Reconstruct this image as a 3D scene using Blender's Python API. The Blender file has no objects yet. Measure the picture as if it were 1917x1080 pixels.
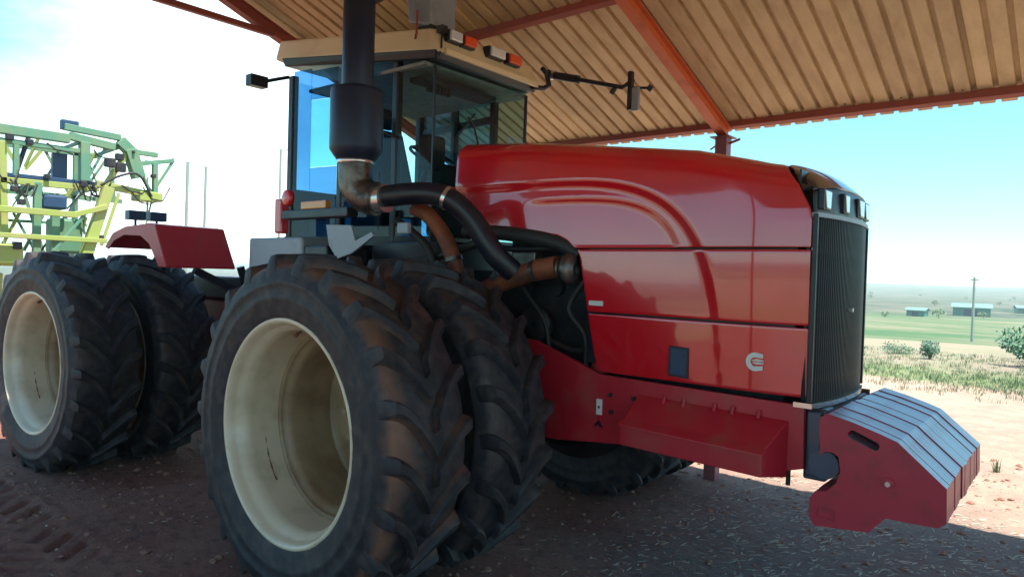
import bpy, bmesh, math, random
import numpy as np
from mathutils import Vector, Matrix, noise
from mathutils.geometry import tessellate_polygon
random.seed(7); rng = np.random.default_rng(7)
S = bpy.context.scene
C = S.collection
R = math.radians

# ------------------------------------------------------------------ camera
cam_d = bpy.data.cameras.new('camera'); cam = bpy.data.objects.new('camera', cam_d); C.objects.link(cam)
rt = Vector((0.7656888, 0.64250933, 0.03004026)); up = Vector((-0.03590372, -0.00393704, 0.9993475)); fw = Vector((-0.64220836, 0.76626775, -0.02005393))
m = Matrix((rt, up, -fw)).transposed().to_4x4(); m.translation = Vector((3.3658, -4.086, 1.8258))
cam.matrix_world = m
cam_d.sensor_width = 36; cam_d.lens = 36 * 1309.46 / 1917; cam_d.clip_start = .05; cam_d.clip_end = 8000
S.camera = cam
# ------------------------------------------------------------------ sky, sun, exposure
SUN_EL, SUN_DIR = 70.0, Vector((1, 0.0, 0)).normalized()      # high sun, off the tractor's nose
w = bpy.data.worlds.new('World'); S.world = w; w.use_nodes = True
nt = w.node_tree; nt.nodes.clear()
sky = nt.nodes.new('ShaderNodeTexSky'); sky.sky_type = 'NISHITA'; sky.sun_disc = False
sky.sun_elevation = R(SUN_EL); sky.sun_rotation = math.atan2(SUN_DIR.x, SUN_DIR.y)
sky.altitude = 1200; sky.air_density = 1.0; sky.dust_density = .4; sky.ozone_density = 1.0
bg = nt.nodes.new('ShaderNodeBackground'); bg.inputs[1].default_value = 0.11
out = nt.nodes.new('ShaderNodeOutputWorld')
wtc = nt.nodes.new('ShaderNodeTexCoord'); wmp = nt.nodes.new('ShaderNodeMapping'); wmp.inputs['Scale'].default_value = (1, 1, 2.6)
nt.links.new(wtc.outputs['Generated'], wmp.inputs[0])
wn = nt.nodes.new('ShaderNodeTexNoise'); wn.inputs['Scale'].default_value = 1.5; wn.inputs['Detail'].default_value = 7; wn.inputs['Roughness'].default_value = .55
nt.links.new(wmp.outputs[0], wn.inputs[0])
wd = nt.nodes.new('ShaderNodeVectorMath'); wd.operation = 'DOT_PRODUCT'; wd.inputs[1].default_value = Vector((-.88, .46, .12)).normalized(); nt.links.new(wtc.outputs['Generated'], wd.inputs[0])
wa = nt.nodes.new('ShaderNodeMath'); wa.operation = 'MULTIPLY_ADD'; wa.inputs[1].default_value = 1.0; nt.links.new(wd.outputs['Value'], wa.inputs[0]); wn2 = nt.nodes.new('ShaderNodeMath'); wn2.operation = 'MULTIPLY'; wn2.inputs[1].default_value = .40; nt.links.new(wn.outputs[0], wn2.inputs[0]); nt.links.new(wn2.outputs[0], wa.inputs[2])
wr = nt.nodes.new('ShaderNodeMapRange'); wr.interpolation_type = 'SMOOTHSTEP'; wr.inputs[1].default_value = 1.08; wr.inputs[2].default_value = 1.27; nt.links.new(wa.outputs[0], wr.inputs[0])
tint = nt.nodes.new('ShaderNodeMix'); tint.data_type = 'RGBA'; tint.blend_type = 'MULTIPLY'; tint.inputs[0].default_value = 1; tint.inputs[7].default_value = (.62, 1.0, .98, 1); nt.links.new(sky.outputs[0], tint.inputs[6])
cl = nt.nodes.new('ShaderNodeMix'); cl.data_type = 'RGBA'; cl.inputs[7].default_value = (11, 12, 12, 1); nt.links.new(wr.outputs[0], cl.inputs[0]); nt.links.new(tint.outputs[2], cl.inputs[6])
nt.links.new(cl.outputs[2], bg.inputs[0]); nt.links.new(bg.outputs[0], out.inputs[0])
sd = bpy.data.lights.new('sun', 'SUN'); so = bpy.data.objects.new('sun', sd); C.objects.link(so)
sd.energy = 4.5; sd.angle = R(.53); sd.color = (1, .94, .86)
sv = Vector((SUN_DIR.x * math.cos(R(SUN_EL)), SUN_DIR.y * math.cos(R(SUN_EL)), math.sin(R(SUN_EL))))
so.rotation_euler = sv.to_track_quat('Z', 'Y').to_euler()
S.view_settings.view_transform = 'Standard'; S.view_settings.look = 'None'
S.view_settings.gamma = 1; S.view_settings.use_curve_mapping = False
S.view_settings.exposure = 1.4
HAZE = .0007
S.render.engine = 'CYCLES'
S.cycles.volume_bounces = 1
S.cycles.max_bounces = 8; S.cycles.diffuse_bounces = 5; S.cycles.glossy_bounces = 4; S.cycles.transparent_max_bounces = 16
S.cycles.sample_clamp_indirect = 8

# ------------------------------------------------------------------ materials
def mat(name, col, rough=.5, metal=0, coat=0, spec=.5, mix=None, bump=None, rvar=0, spread=None):
    """procedural: base colour, optional second colour laid on by noise (mix=(colour, scale, low, high[, detail])), bump=(scale,strength,dist)"""
    M = bpy.data.materials.new(name); M.use_nodes = True
    n = M.node_tree; b = n.nodes['Principled BSDF']
    b.inputs['Base Color'].default_value = (*col, 1); b.inputs['Roughness'].default_value = rough
    b.inputs['Metallic'].default_value = metal; b.inputs['Coat Weight'].default_value = coat
    b.inputs['Coat Roughness'].default_value = .04; b.inputs['Coat IOR'].default_value = 1.75 if coat > .85 else 1.5; b.inputs['Specular IOR Level'].default_value = spec
    tc = n.nodes.new('ShaderNodeTexCoord')
    if mix:
        mp = n.nodes.new('ShaderNodeMapping'); mp.inputs['Scale'].default_value = spread or (1, 1, 1)
        n.links.new(tc.outputs['Object'], mp.inputs[0])
        t = n.nodes.new('ShaderNodeTexNoise'); t.inputs['Scale'].default_value = mix[1]; t.inputs['Detail'].default_value = 8; t.inputs['Roughness'].default_value = .62
        n.links.new(mp.outputs[0], t.inputs[0])
        r = n.nodes.new('ShaderNodeMapRange'); r.inputs[1].default_value = mix[2]; r.inputs[2].default_value = mix[3]
        n.links.new(t.outputs[0], r.inputs[0])
        x = n.nodes.new('ShaderNodeMix'); x.data_type = 'RGBA'
        x.inputs[6].default_value = (*col, 1); x.inputs[7].default_value = (*mix[0], 1)
        n.links.new(r.outputs[0], x.inputs[0]); n.links.new(x.outputs[2], b.inputs['Base Color'])
        if rvar:
            q = n.nodes.new('ShaderNodeMapRange'); q.inputs[3].default_value = rough; q.inputs[4].default_value = rough + rvar
            n.links.new(r.outputs[0], q.inputs[0]); n.links.new(q.outputs[0], b.inputs['Roughness'])
    if bump:
        t2 = n.nodes.new('ShaderNodeTexNoise'); t2.inputs['Scale'].default_value = bump[0]; t2.inputs['Detail'].default_value = 6
        n.links.new(tc.outputs['Object'], t2.inputs[0])
        bp = n.nodes.new('ShaderNodeBump'); bp.inputs['Strength'].default_value = bump[1]; bp.inputs['Distance'].default_value = bump[2]
        n.links.new(t2.outputs[0], bp.inputs['Height']); n.links.new(bp.outputs[0], b.inputs['Normal'])
    return M

def glass(name, tint, refl=.06, rough=.0):
    M = bpy.data.materials.new(name); M.use_nodes = True; n = M.node_tree; n.nodes.clear()
    o = n.nodes.new('ShaderNodeOutputMaterial'); t = n.nodes.new('ShaderNodeBsdfTransparent'); g = n.nodes.new('ShaderNodeBsdfGlossy')
    t.inputs[0].default_value = (*tint, 1); g.inputs['Roughness'].default_value = rough
    f = n.nodes.new('ShaderNodeFresnel'); f.inputs[0].default_value = 1.45
    x = n.nodes.new('ShaderNodeMixShader'); ge = n.nodes.new('ShaderNodeNewGeometry'); mu = n.nodes.new('ShaderNodeMath'); mu.operation = 'SUBTRACT'; mu.use_clamp = True
    n.links.new(f.outputs[0], mu.inputs[0]); n.links.new(ge.outputs['Backfacing'], mu.inputs[1]); n.links.new(mu.outputs[0], x.inputs[0]); n.links.new(t.outputs[0], x.inputs[1]); n.links.new(g.outputs[0], x.inputs[2])
    n.links.new(x.outputs[0], o.inputs[0]); return M

RED = mat('red_paint', (.66, .006, .016), .2, 0, .9, mix=((.50, .016, .026), 1.6, .45, .75), rvar=.1, bump=(3.0, .12, .012))
FRED = mat('dusty_red_frame_paint', (.46, .014, .03), .42, 0, .15, mix=((.33, .09, .06), 3.5, .5, .85), rvar=.25, bump=(18, .08, .01))
WRED = mat('red_weight_paint', (.42, .022, .045), .45, 0, .1, mix=((.2, .03, .03), 9, .5, .8), rvar=.2, bump=(40, .15, .004))
WTOP = mat('sky_tinted_weight_top', (.37, .39, .46), .34, .4, 0, mix=((.3, .1, .1), 9, .58, .74), bump=(60, .2, .003))  # sky reflection on the weights' upper faces, put into a blue-grey colour
CREAM = mat('cream_rim_paint', (.70, .565, .40), .34, 0, .3, mix=((.42, .3, .16), 4, .5, .85), rvar=.3, bump=(9, .06, .01))
DISC = mat('dusty_stained_wheel_disc', (.36, .25, .14), .5, mix=((.22, .12, .06), 4, .4, .7))
RUST = mat('rust', (.16, .06, .03), .85)
CABT = mat('tan_cab_roof_plastic', (.82, .62, .38), .5, 0, .1, mix=((.66, .48, .29), 3, .45, .8), bump=(12, .05, .01))
BLACK = mat('black_paint', (.008, .010, .02), .35, mix=((.04, .035, .03), 6, .5, .9), rvar=.3)
STACK = mat('satin_black_exhaust', (.018, .028, .065), .4, .3, mix=((.05, .04, .04), 5, .5, .85), rvar=.2, bump=(30, .1, .004))
SOOT = mat('heat_stained_steel', (.22, .19, .17), .4, .8, mix=((.06, .05, .05), 7, .4, .6))
CHROME = mat('bright_metal', (.7, .68, .66), .22, .9)
DARKM = mat('oily_engine_casting', (.03, .03, .036), .5, .4, mix=((.09, .06, .045), 8, .5, .8), bump=(25, .3, .01))
HOT = mat('rusty_orange_pipe', (.30, .085, .035), .65, .3, mix=((.09, .04, .03), 6, .4, .7), bump=(30, .2, .004))
STEELG = mat('grey_painted_steel', (.3, .32, .36), .45, .2, mix=((.2, .19, .18), 6, .5, .8))
DSTEEL = mat('dark_bracket_steel', (.07, .1, .16), .3, .5, mix=((.12, .1, .09), 6, .5, .8))
WHITE = mat('white_plate', (.75, .74, .7), .5)
AMBER = mat('amber_lens', (.75, .28, .03), .3, 0, .5)
ORANGE = mat('orange_lens', (.85, .09, .02), .25, 0, .6)
REDL = mat('red_lens', (.7, .03, .04), .25, 0, .6)
LENS = mat('clear_lamp_lens', (.85, .86, .88), .12, .3, .6)
GRILLE = mat('black_grille', (.016, .018, .024), .45, .2, mix=((.05, .04, .035), 12, .5, .85))
NOSE = mat('glossy_black_nose', (.02, .02, .024), .16, 0, .8)
SEAT = mat('dark_seat_cloth', (.03, .035, .045), .8)
LINER = mat('grey_headliner', (.30, .29, .26), .85, mix=((.2, .2, .18), 14, .45, .7), bump=(90, .2, .005))
BLUEP = mat('blue_grey_cab_panel', (.16, .38, .6), .25, .1, .3)
RAFT = mat('orange_steel_paint', (.62, .13, .035), .5, mix=((.36, .09, .05), 5, .5, .8), rvar=.2, bump=(20, .12, .004))
PURL = mat('rust_red_purlin_paint', (.34, .075, .05), .55, mix=((.2, .06, .05), 5, .5, .8), bump=(20, .12, .004))
POSTM = mat('maroon_post_paint', (.27, .09, .1), .5, mix=((.2, .1, .09), 5, .5, .8), bump=(20, .12, .004))
ROOFM = mat('bounce_tinted_galvanised_sheet', (.72, .54, .30), .55, .1, mix=((.54, .38, .21), 2.2, .42, .7), rvar=.1, bump=(70, .25, .003), spread=(3, 1, 1))  # warm bounce off the ground is put into the tan base colour
GRN = mat('sage_green_paint', (.10, .24, .15), .5, mix=((.17, .26, .13), 2.5, .45, .7), rvar=.2)
YGRN = mat('yellow_green_paint', (.30, .38, .08), .5, mix=((.36, .34, .13), 3, .45, .7))
YEL = mat('yellow_paint', (.62, .46, .05), .5)
NAVY = mat('navy_panel', (.02, .05, .11), .4)
GALV = mat('galvanised_pole', (.35, .38, .33), .5, .5)
HOSE = mat('black_hose_rubber', (.02, .02, .02), .6)
GL = glass('cab_glass', (.74, .87, .88))
GLB = glass('blue_tinted_side_glass', (.40, .72, .90))
GLD = glass('dark_blue_side_glass', (.26, .48, .68))
BARK = mat('bark', (.14, .1, .07), .9)
LEAF = mat('leaf_green', (.06, .13, .05), .6, mix=((.1, .17, .07), 3, .4, .6))
LEAFB = mat('bush_leaf', (.035, .12, .075), .6, mix=((.08, .2, .1), 3, .4, .6))
DRY = mat('dry_straw', (.52, .47, .36), .7, mix=((.3, .26, .2), 4, .4, .6))
PEB = mat('pale_pebble', (.45, .38, .32), .8, mix=((.25, .16, .12), 3, .4, .6))
CLOD = mat('earth_clod', (.25, .12, .08), .9)
TIN = mat('green_tin_wall', (.05, .2, .17), .6)
TINR = mat('pale_tin_roof', (.17, .28, .26), .4)

def tone_by_object(M, lo_, hi_):
    n = M.node_tree; b = n.nodes['Principled BSDF']; l = b.inputs['Base Color'].links[0]; src = l.from_socket
    oi = n.nodes.new('ShaderNodeObjectInfo'); r = n.nodes.new('ShaderNodeMapRange'); r.inputs[3].default_value = lo_; r.inputs[4].default_value = hi_
    h = n.nodes.new('ShaderNodeHueSaturation'); n.links.new(oi.outputs['Random'], r.inputs[0]); n.links.new(r.outputs[0], h.inputs['Value']); n.links.new(src, h.inputs['Color']); n.links.new(h.outputs[0], b.inputs['Base Color'])
tone_by_object(ROOFM, .82, 1.08)
# rubber with red earth caught between the lugs
def rubber(name, dirt, lo, hi, shoulder):
    M = bpy.data.materials.new(name); M.use_nodes = True; n = M.node_tree; b = n.nodes['Principled BSDF']; L = n.links.new
    tc = n.nodes.new('ShaderNodeTexCoord')
    t = n.nodes.new('ShaderNodeTexNoise'); t.inputs['Scale'].default_value = 3.2; t.inputs['Detail'].default_value = 9; t.inputs['Roughness'].default_value = .65
    L(tc.outputs['Object'], t.inputs[0])
    # vertex mask "dirt": 1 in the grooves between the lugs, 0 on the sidewall
    a = n.nodes.new('ShaderNodeAttribute'); a.attribute_name = 'dirt'
    ad = n.nodes.new('ShaderNodeMath'); ad.operation = 'MULTIPLY_ADD'; ad.inputs[1].default_value = shoulder
    L(a.outputs['Fac'], ad.inputs[0]); L(t.outputs[0], ad.inputs[2])
    r = n.nodes.new('ShaderNodeMapRange'); r.inputs[1].default_value = lo; r.inputs[2].default_value = hi; L(ad.outputs[0], r.inputs[0])
    x = n.nodes.new('ShaderNodeMix'); x.data_type = 'RGBA'; x.inputs[6].default_value = (.013, .013, .018, 1); x.inputs[7].default_value = (*dirt, 1)
    L(r.outputs[0], x.inputs[0])
    t3 = n.nodes.new('ShaderNodeTexNoise'); t3.inputs['Scale'].default_value = 14; t3.inputs['Detail'].default_value = 8; L(tc.outputs['Object'], t3.inputs[0])
    r3 = n.nodes.new('ShaderNodeMapRange'); r3.inputs[1].default_value = .45; r3.inputs[2].default_value = .8; r3.inputs[4].default_value = .7; L(t3.outputs[0], r3.inputs[0])
    x3 = n.nodes.new('ShaderNodeMix'); x3.data_type = 'RGBA'; x3.inputs[7].default_value = (.088, .066, .058, 1); L(r3.outputs[0], x3.inputs[0]); L(x.outputs[2], x3.inputs[6])
    L(x3.outputs[2], b.inputs['Base Color']); b.inputs['Roughness'].default_value = .62
    t2 = n.nodes.new('ShaderNodeTexNoise'); t2.inputs['Scale'].default_value = 60; L(tc.outputs['Object'], t2.inputs[0])
    bp = n.nodes.new('ShaderNodeBump'); bp.inputs['Strength'].default_value = .35; bp.inputs['Distance'].default_value = .004
    L(t2.outputs[0], bp.inputs['Height']); L(bp.outputs[0], b.inputs['Normal']); return M
RUB = rubber('dusty_rubber', (.20, .085, .048), .66, 1.08, .42)
RUB2 = rubber('dark_rubber', (.07, .045, .038), .68, 1.05, .3)

# ------------------------------------------------------------------ mesh helpers
def link(name, me, parent=None, **k):
    o = bpy.data.objects.new(name, me); C.objects.link(o)
    if parent is not None: o.parent = parent
    for a, b in k.items(): o[a] = b
    return o

class MB:
    def __init__(s): s.v = []; s.f = []; s.s = []
    def add(s, vs, fs, smooth=False):
        n = len(s.v); s.v += [tuple(v) for v in vs]; s.f += [tuple(i + n for i in f) for f in fs]; s.s += [smooth] * len(fs); return s
    def hexa(s, p):          # 8 points: bottom 4 ccw, top 4 ccw
        return s.add(p, [(3, 2, 1, 0), (4, 5, 6, 7), (0, 1, 5, 4), (1, 2, 6, 5), (2, 3, 7, 6), (3, 0, 4, 7)])
    def box(s, x0, x1, y0, y1, z0, z1):
        return s.hexa([(x0, y0, z0), (x1, y0, z0), (x1, y1, z0), (x0, y1, z0), (x0, y0, z1), (x1, y0, z1), (x1, y1, z1), (x0, y1, z1)])
    def bar(s, a, b, w, h=None, upv=(0, 0, 1)):
        a, b = Vector(a), Vector(b); h = h or w; d = (b - a).normalized(); u = Vector(upv)
        if abs(d.dot(u)) > .98: u = Vector((1, 0, 0))
        sx = d.cross(u).normalized() * (w / 2); sz = sx.cross(d).normalized() * (h / 2)
        return s.hexa([a - sx - sz, a + sx - sz, b + sx - sz, b - sx - sz, a - sx + sz, a + sx + sz, b + sx + sz, b - sx + sz])
    def tube(s, pts, r, n=12, cap=True):
        pts = [Vector(p) for p in pts]; rs = r if isinstance(r, (list, tuple)) else [r] * len(pts)
        rings = []; ref = None
        for i, p in enumerate(pts):
            d = (pts[min(i + 1, len(pts) - 1)] - pts[max(i - 1, 0)]).normalized()
            if ref is None: ref = Vector((0, 0, 1)) if abs(d.z) < .9 else Vector((1, 0, 0))
            x = (ref - d * ref.dot(d)).normalized(); ref = x; y = d.cross(x)
            rings.append([p + (x * math.cos(t) + y * math.sin(t)) * rs[i] for t in [2 * math.pi * k / n for k in range(n)]])
        vs = [v for q in rings for v in q]; fs = []
        for i in range(len(pts) - 1):
            for k in range(n): fs.append((i * n + k, i * n + (k + 1) % n, (i + 1) * n + (k + 1) % n, (i + 1) * n + k))
        s.add(vs, fs, True)
        if cap:
            s.add(rings[0], [tuple(reversed(range(n)))]); s.add(rings[-1], [tuple(range(n))])
        return s
    def cyl(s, a, b, r, n=20): return s.tube([a, b], r, n)
    def lathe(s, prof, n=48, centre=(0, 0, 0), axis='y', smooth=True, close=False):
        vs = []; c = Vector(centre)
        for (y, r) in prof:
            for k in range(n):
                t = 2 * math.pi * k / n
                v = {'y': (r * math.cos(t), y, r * math.sin(t)), 'z': (r * math.cos(t), r * math.sin(t), y), 'x': (y, r * math.cos(t), r * math.sin(t))}[axis]
                vs.append(c + Vector(v))
        fs = []; m_ = len(prof)
        for i in range(m_ - 1):
            for k in range(n): fs.append((i * n + k, i * n + (k + 1) % n, (i + 1) * n + (k + 1) % n, (i + 1) * n + k))
        return s.add(vs, fs, smooth)
    def plate(s, outer, y0, y1, holes=(), axis='y'):     # outline in (x,z) extruded along y, with real holes
        def P(q, y): return {'y': (q[0], y, q[1]), 'x': (y, q[0], q[1]), 'z': (q[0], q[1], y)}[axis]
        loops = [outer] + list(holes); flat = [q for l in loops for q in l]
        tri = tessellate_polygon([[Vector((q[0], q[1], 0)) for q in l] for l in loops])
        N = len(flat); vs = [P(q, y0) for q in flat] + [P(q, y1) for q in flat]
        fs = [tuple(t) for t in tri] + [tuple(i + N for i in reversed(t)) for t in tri]
        o = 0
        for l in loops:
            for i in range(len(l)): j = (i + 1) % len(l); fs.append((o + i, o + j, o + j + N, o + i + N))
            o += len(l)
        return s.add(vs, fs)
    def mesh(s, name, m):
        me = bpy.data.meshes.new(name); me.from_pydata(s.v, [], s.f); me.materials.append(m)
        me.polygons.foreach_set('use_smooth', s.s)
        bm = bmesh.new(); bm.from_mesh(me); bmesh.ops.recalc_face_normals(bm, faces=bm.faces); bm.to_mesh(me); bm.free()
        me.update(); return me
    def build(s, name, m, parent=None, bevel=0, **k):
        o = link(name, s.mesh(name, m), parent, **k)
        if bevel:
            b = o.modifiers.new('bevel', 'BEVEL'); b.width = bevel; b.segments = 2; b.limit_method = 'ANGLE'; b.angle_limit = R(35)
        return o

def empty(name, loc, label=None, cat=None, group=None, rz=0, parent=None):
    o = bpy.data.objects.new(name, None); C.objects.link(o); o.location = loc; o.rotation_euler.z = rz; o.empty_display_size = .2
    if label: o['label'] = label
    if cat: o['category'] = cat
    if group: o['group'] = group
    if parent: o.parent = parent
    return o
def arc(c, r, a0, a1, n): return [(c[0] + r * math.cos(R(a0 + (a1 - a0) * i / n)), c[1] + r * math.sin(R(a0 + (a1 - a0) * i / n))) for i in range(n + 1)]
def sm(e0, e1, x): t = np.clip((x - e0) / (e1 - e0), 0, 1); return t * t * (3 - 2 * t)

# ================================================================== TERRAIN
def groundz(x, y):
    """falls away gently beyond the yard, rises to a low ridge far off"""
    d = np.hypot(x - 3, y + 4)
    z = -2.2 * sm(17, 70, d) - 1.2 * sm(60, 170, d) - 1.0 * sm(150, 420, d)
    ridge = sm(500, 1500, d) * (13 + 5 * np.sin(x / 310.0 + 1.3) + 3 * np.sin(x / 95.0))
    side = sm(-500, -60, -x) * .55 + .45
    return z + ridge * (1 - side * .35)
def near_relief(x, y):
    n = np.zeros_like(x)
    for s_, a_, p_ in ((.9, .012, 0), (2.3, .007, 1.7), (5.1, .004, 4.1), (11, .0032, 2.2), (23, .0026, .5), (41, .0018, 3.3)):
        n += a_ * np.sin(s_ * (x * .83 + y * .56) + p_ + 1.7 * np.sin(s_ * .61 * (y - x * .4) + p_ * 2)) * np.sin(s_ * (y * .91 - x * .37) + 2 * p_ + 1.3 * np.sin(s_ * .77 * x))
    return n
def tread_print(x, y):
    """the barred print of a tractor tyre in soft earth, running along x at y about -2.55"""
    out_ = np.zeros_like(x)
    for yc, amp in ((-2.57, .034), (-3.25, .028)):
        v = (y - yc - .03 * np.sin(x * .9)) / .27
        u = (x + 1.1 * np.abs(v) * .24) / .235 + np.where(v > 0, .5, 0)
        bar = np.clip(1.6 - np.abs(((u % 1) - .5)) * 6.5, 0, 1)
        edge = sm(1.0, .85, np.abs(v)) * sm(.02, .1, np.abs(v))
        fade = sm(-.95, -1.5, x) * (.65 + .35 * np.sin(x * 7.0 + 1))
        out_ += fade * (-amp * bar * edge + .012 * sm(1.35, 1.0, np.abs(v)) * sm(.8, 1.0, np.abs(v)))
    return out_
def axis_vals(lo, hi, n, far, k):
    a = np.linspace(lo, hi, n); st = a[1] - a[0]; o_ = [a]
    e = []; p_ = 0; s_ = st
    while p_ < far: s_ *= k; p_ += s_; e.append(p_)
    e = np.array(e); return np.concatenate([lo - e[::-1], a, hi + e])
xs = axis_vals(-4.6, 4.2, 400, 4000, 1.09); ys = axis_vals(-3.9, 5.2, 410, 4000, 1.09)
X, Y = np.meshgrid(xs, ys, indexing='ij')
Z = groundz(X, Y) + near_relief(X, Y) * sm(60, 10, np.hypot(X, Y)) + tread_print(X, Y)
# wheel ruts pressed flat where the tyres stand
for (cx, cy) in [(0, -1.4), (-3.85, -1.5), (0, 1.4), (-3.85, 1.3)]:
    k = sm(.75, .35, np.hypot((X - cx) / 1.0, (Y - cy) / 1.6)); Z = Z * (1 - k) - .004 * k
nx, ny = X.shape
vs = np.stack([X, Y, Z], -1).reshape(-1, 3)
i = np.arange(nx - 1)[:, None] * ny + np.arange(ny - 1)[None, :]
fs = np.stack([i, i + ny, i + ny + 1, i + 1], -1).reshape(-1, 4)
me = bpy.data.meshes.new('ground'); me.vertices.add(len(vs)); me.vertices.foreach_set('co', vs.ravel())
me.loops.add(fs.size); me.loops.foreach_set('vertex_index', fs.ravel().astype(np.int32))
me.polygons.add(len(fs)); me.polygons.foreach_set('loop_start', np.arange(0, fs.size, 4, dtype=np.int32)); me.polygons.foreach_set('loop_total', np.full(len(fs), 4, dtype=np.int32))
me.update(calc_edges=True); me.polygons.foreach_set('use_smooth', [True] * len(fs))

def ground_mat():
    M = bpy.data.materials.new('red_earth_and_veld'); M.use_nodes = True; n = M.node_tree; L = n.links.new; b = n.nodes['Principled BSDF']
    N = n.nodes.new
    g = N('ShaderNodeNewGeometry'); sep = N('ShaderNodeSeparateXYZ'); L(g.outputs['Position'], sep.inputs[0])
    def noise_(scale, det=8, rough=.6, vec=None):
        t = N('ShaderNodeTexNoise'); t.inputs['Scale'].default_value = scale; t.inputs['Detail'].default_value = det; t.inputs['Roughness'].default_value = rough
        L(vec or g.outputs['Position'], t.inputs[0]); return t.outputs[0]
    def mr(v, a, b_, c=0, d=1):
        r = N('ShaderNodeMapRange'); r.inputs[1].default_value = a; r.inputs[2].default_value = b_; r.inputs[3].default_value = c; r.inputs[4].default_value = d; L(v, r.inputs[0]); return r.outputs[0]
    def mixc(f, a, b_):
        x = N('ShaderNodeMix'); x.data_type = 'RGBA'
        L(f, x.inputs[0])
        for k, q in ((6, a), (7, b_)):
            if isinstance(q, tuple): x.inputs[k].default_value = (*q, 1)
            else: L(q, x.inputs[k])
        return x.outputs[2]
    def ma(op, a, b_):
        x = N('ShaderNodeMath'); x.operation = op
        for k, q in ((0, a), (1, b_)):
            if isinstance(q, (int, float)): x.inputs[k].default_value = q
            else: L(q, x.inputs[k])
        return x.outputs[0]
    # trampled red-brown earth of the yard
    c = mixc(mr(noise_(1.1), .38, .66), (.225, .088, .064), (.28, .14, .10))
    c = mixc(mr(noise_(9), .5, .72), c, (.11, .052, .045))
    c = mixc(mr(noise_(45), .6, .78), c, (.36, .26, .21))
    # grey chaff trodden in, towards +x
    mp = N('ShaderNodeMapping'); mp.inputs['Scale'].default_value = (7, 26, 1); mp.inputs['Rotation'].default_value = (0, 0, .5); L(g.outputs['Position'], mp.inputs[0])
    chaff = ma('MULTIPLY', mr(noise_(2.2, 9, .75, mp.outputs[0]), .48, .66), mr(ma('ADD', sep.outputs[0], ma('MULTIPLY', noise_(.9), 2.0)), 1.2, 2.6))
    c = mixc(chaff, c, (.38, .36, .33))
    c = mixc(mr(ma('ADD', sep.outputs[0], noise_(1.3)), 1.0, 2.4, 0, .45), c, (.24, .21, .19))
    # paler earth out in the open
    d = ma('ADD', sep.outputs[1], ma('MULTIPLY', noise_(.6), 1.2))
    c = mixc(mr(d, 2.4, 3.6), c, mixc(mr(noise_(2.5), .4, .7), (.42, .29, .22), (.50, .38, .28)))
    # grass beyond 11 m, bare field, green bands, scrub
    dist = N('ShaderNodeVectorMath'); dist.operation = 'LENGTH'; L(g.outputs['Position'], dist.inputs[0])
    mp2 = N('ShaderNodeMapping'); mp2.inputs['Scale'].default_value = (.35, 1.6, 1); L(g.outputs['Position'], mp2.inputs[0])
    D = ma('ADD', dist.outputs['Value'], ma('MULTIPLY', ma('SUBTRACT', noise_(.5, 6, .6, mp2.outputs[0]), .5), 5.0))
    c = mixc(mr(D, 11.3, 12.4), c, mixc(mr(noise_(3, 8, .7), .4, .62), (.13, .2, .07), (.26, .25, .14)))
    c = mixc(mr(D, 13.6, 14.4), c, mixc(mr(noise_(.9, 8, .7), .4, .65), (.30, .24, .18), (.22, .23, .13)))
    D2 = ma('ADD', dist.outputs['Value'], ma('MULTIPLY', ma('SUBTRACT', noise_(.12), .5), 26.0))
    mp3 = N('ShaderNodeMapping'); mp3.inputs['Scale'].default_value = (.5, 1.5, 1); L(g.outputs['Position'], mp3.inputs[0])
    c = mixc(mr(D2, 34, 40), c, mixc(mr(noise_(.12, 9, .78, mp3.outputs[0]), .42, .6), (.055, .125, .05), (.21, .20, .12)))
    D3 = ma('ADD', dist.outputs['Value'], ma('MULTIPLY', ma('SUBTRACT', noise_(.03), .5), 90.0))
    c = mixc(mr(D3, 130, 160), c, mixc(mr(noise_(.05, 9, .75), .42, .62), (.03, .065, .04), (.17, .15, .11)))
    L(c, b.inputs['Base Color']); b.inputs['Roughness'].default_value = .92; b.inputs['Specular IOR Level'].default_value = .25
    bp = N('ShaderNodeBump'); bp.inputs['Strength'].default_value = .8; bp.inputs['Distance'].default_value = .03
    hgt = ma('ADD', ma('MULTIPLY', noise_(28, 10, .75), 1.0), ma('MULTIPLY', chaff, .35)); L(hgt, bp.inputs['Height']); L(bp.outputs[0], b.inputs['Normal'])
    return M
me.materials.append(ground_mat()); link('ground', me, kind='structure')

# ================================================================== SHED
SL = .36
def rz(y): return 3.22 + SL * (2.35 - y)                     # underside plane of the far roof slope
RIDGE = -1.3
def rz2(y): return rz(RIDGE) - SL * (RIDGE - y)              # the near slope, falling towards the camera's side
shed = empty('open_shed', (.68, 2.07, 0), 'open pole shed of tan corrugated sheets on orange steel, sheltering the red tractor', 'shed')
def SH(p): return tuple(Vector(p) - Vector((.68, 2.07, 0)))
def shed_mb(): return MB()
PITCH, NR = .137, 5
def sheet_mesh(y0, y1, zf, name):
    """one ribbed roof sheet, 5 ribs wide, local x from 0, thickness 1 mm folded profile given 4 mm"""
    prof = []
    for k in range(NR):
        o = k * PITCH
        prof += [(o, 0), (o + .097, 0), (o + .102, .034), (o + .130, .034)]
    prof += [(NR * PITCH + .002, 0)]
    n = 7; vs = []; fs = []; P_ = len(prof)
    for j in range(n):
        y = y0 + (y1 - y0) * j / (n - 1)
        for (x, h) in prof: vs.append((x, y, zf(y) + h))
    for j in range(n):
        y = y0 + (y1 - y0) * j / (n - 1)
        for (x, h) in prof: vs.append((x, y, zf(y) + h + .004))
    for j in range(n - 1):
        for i_ in range(P_ - 1):
            a = j * P_ + i_; fs.append((a, a + P_, a + P_ + 1, a + 1)); a += n * P_; fs.append((a, a + 1, a + P_ + 1, a + P_))
    mb = MB(); mb.add(vs, fs); me_ = mb.mesh(name, ROOFM); return me_
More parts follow.
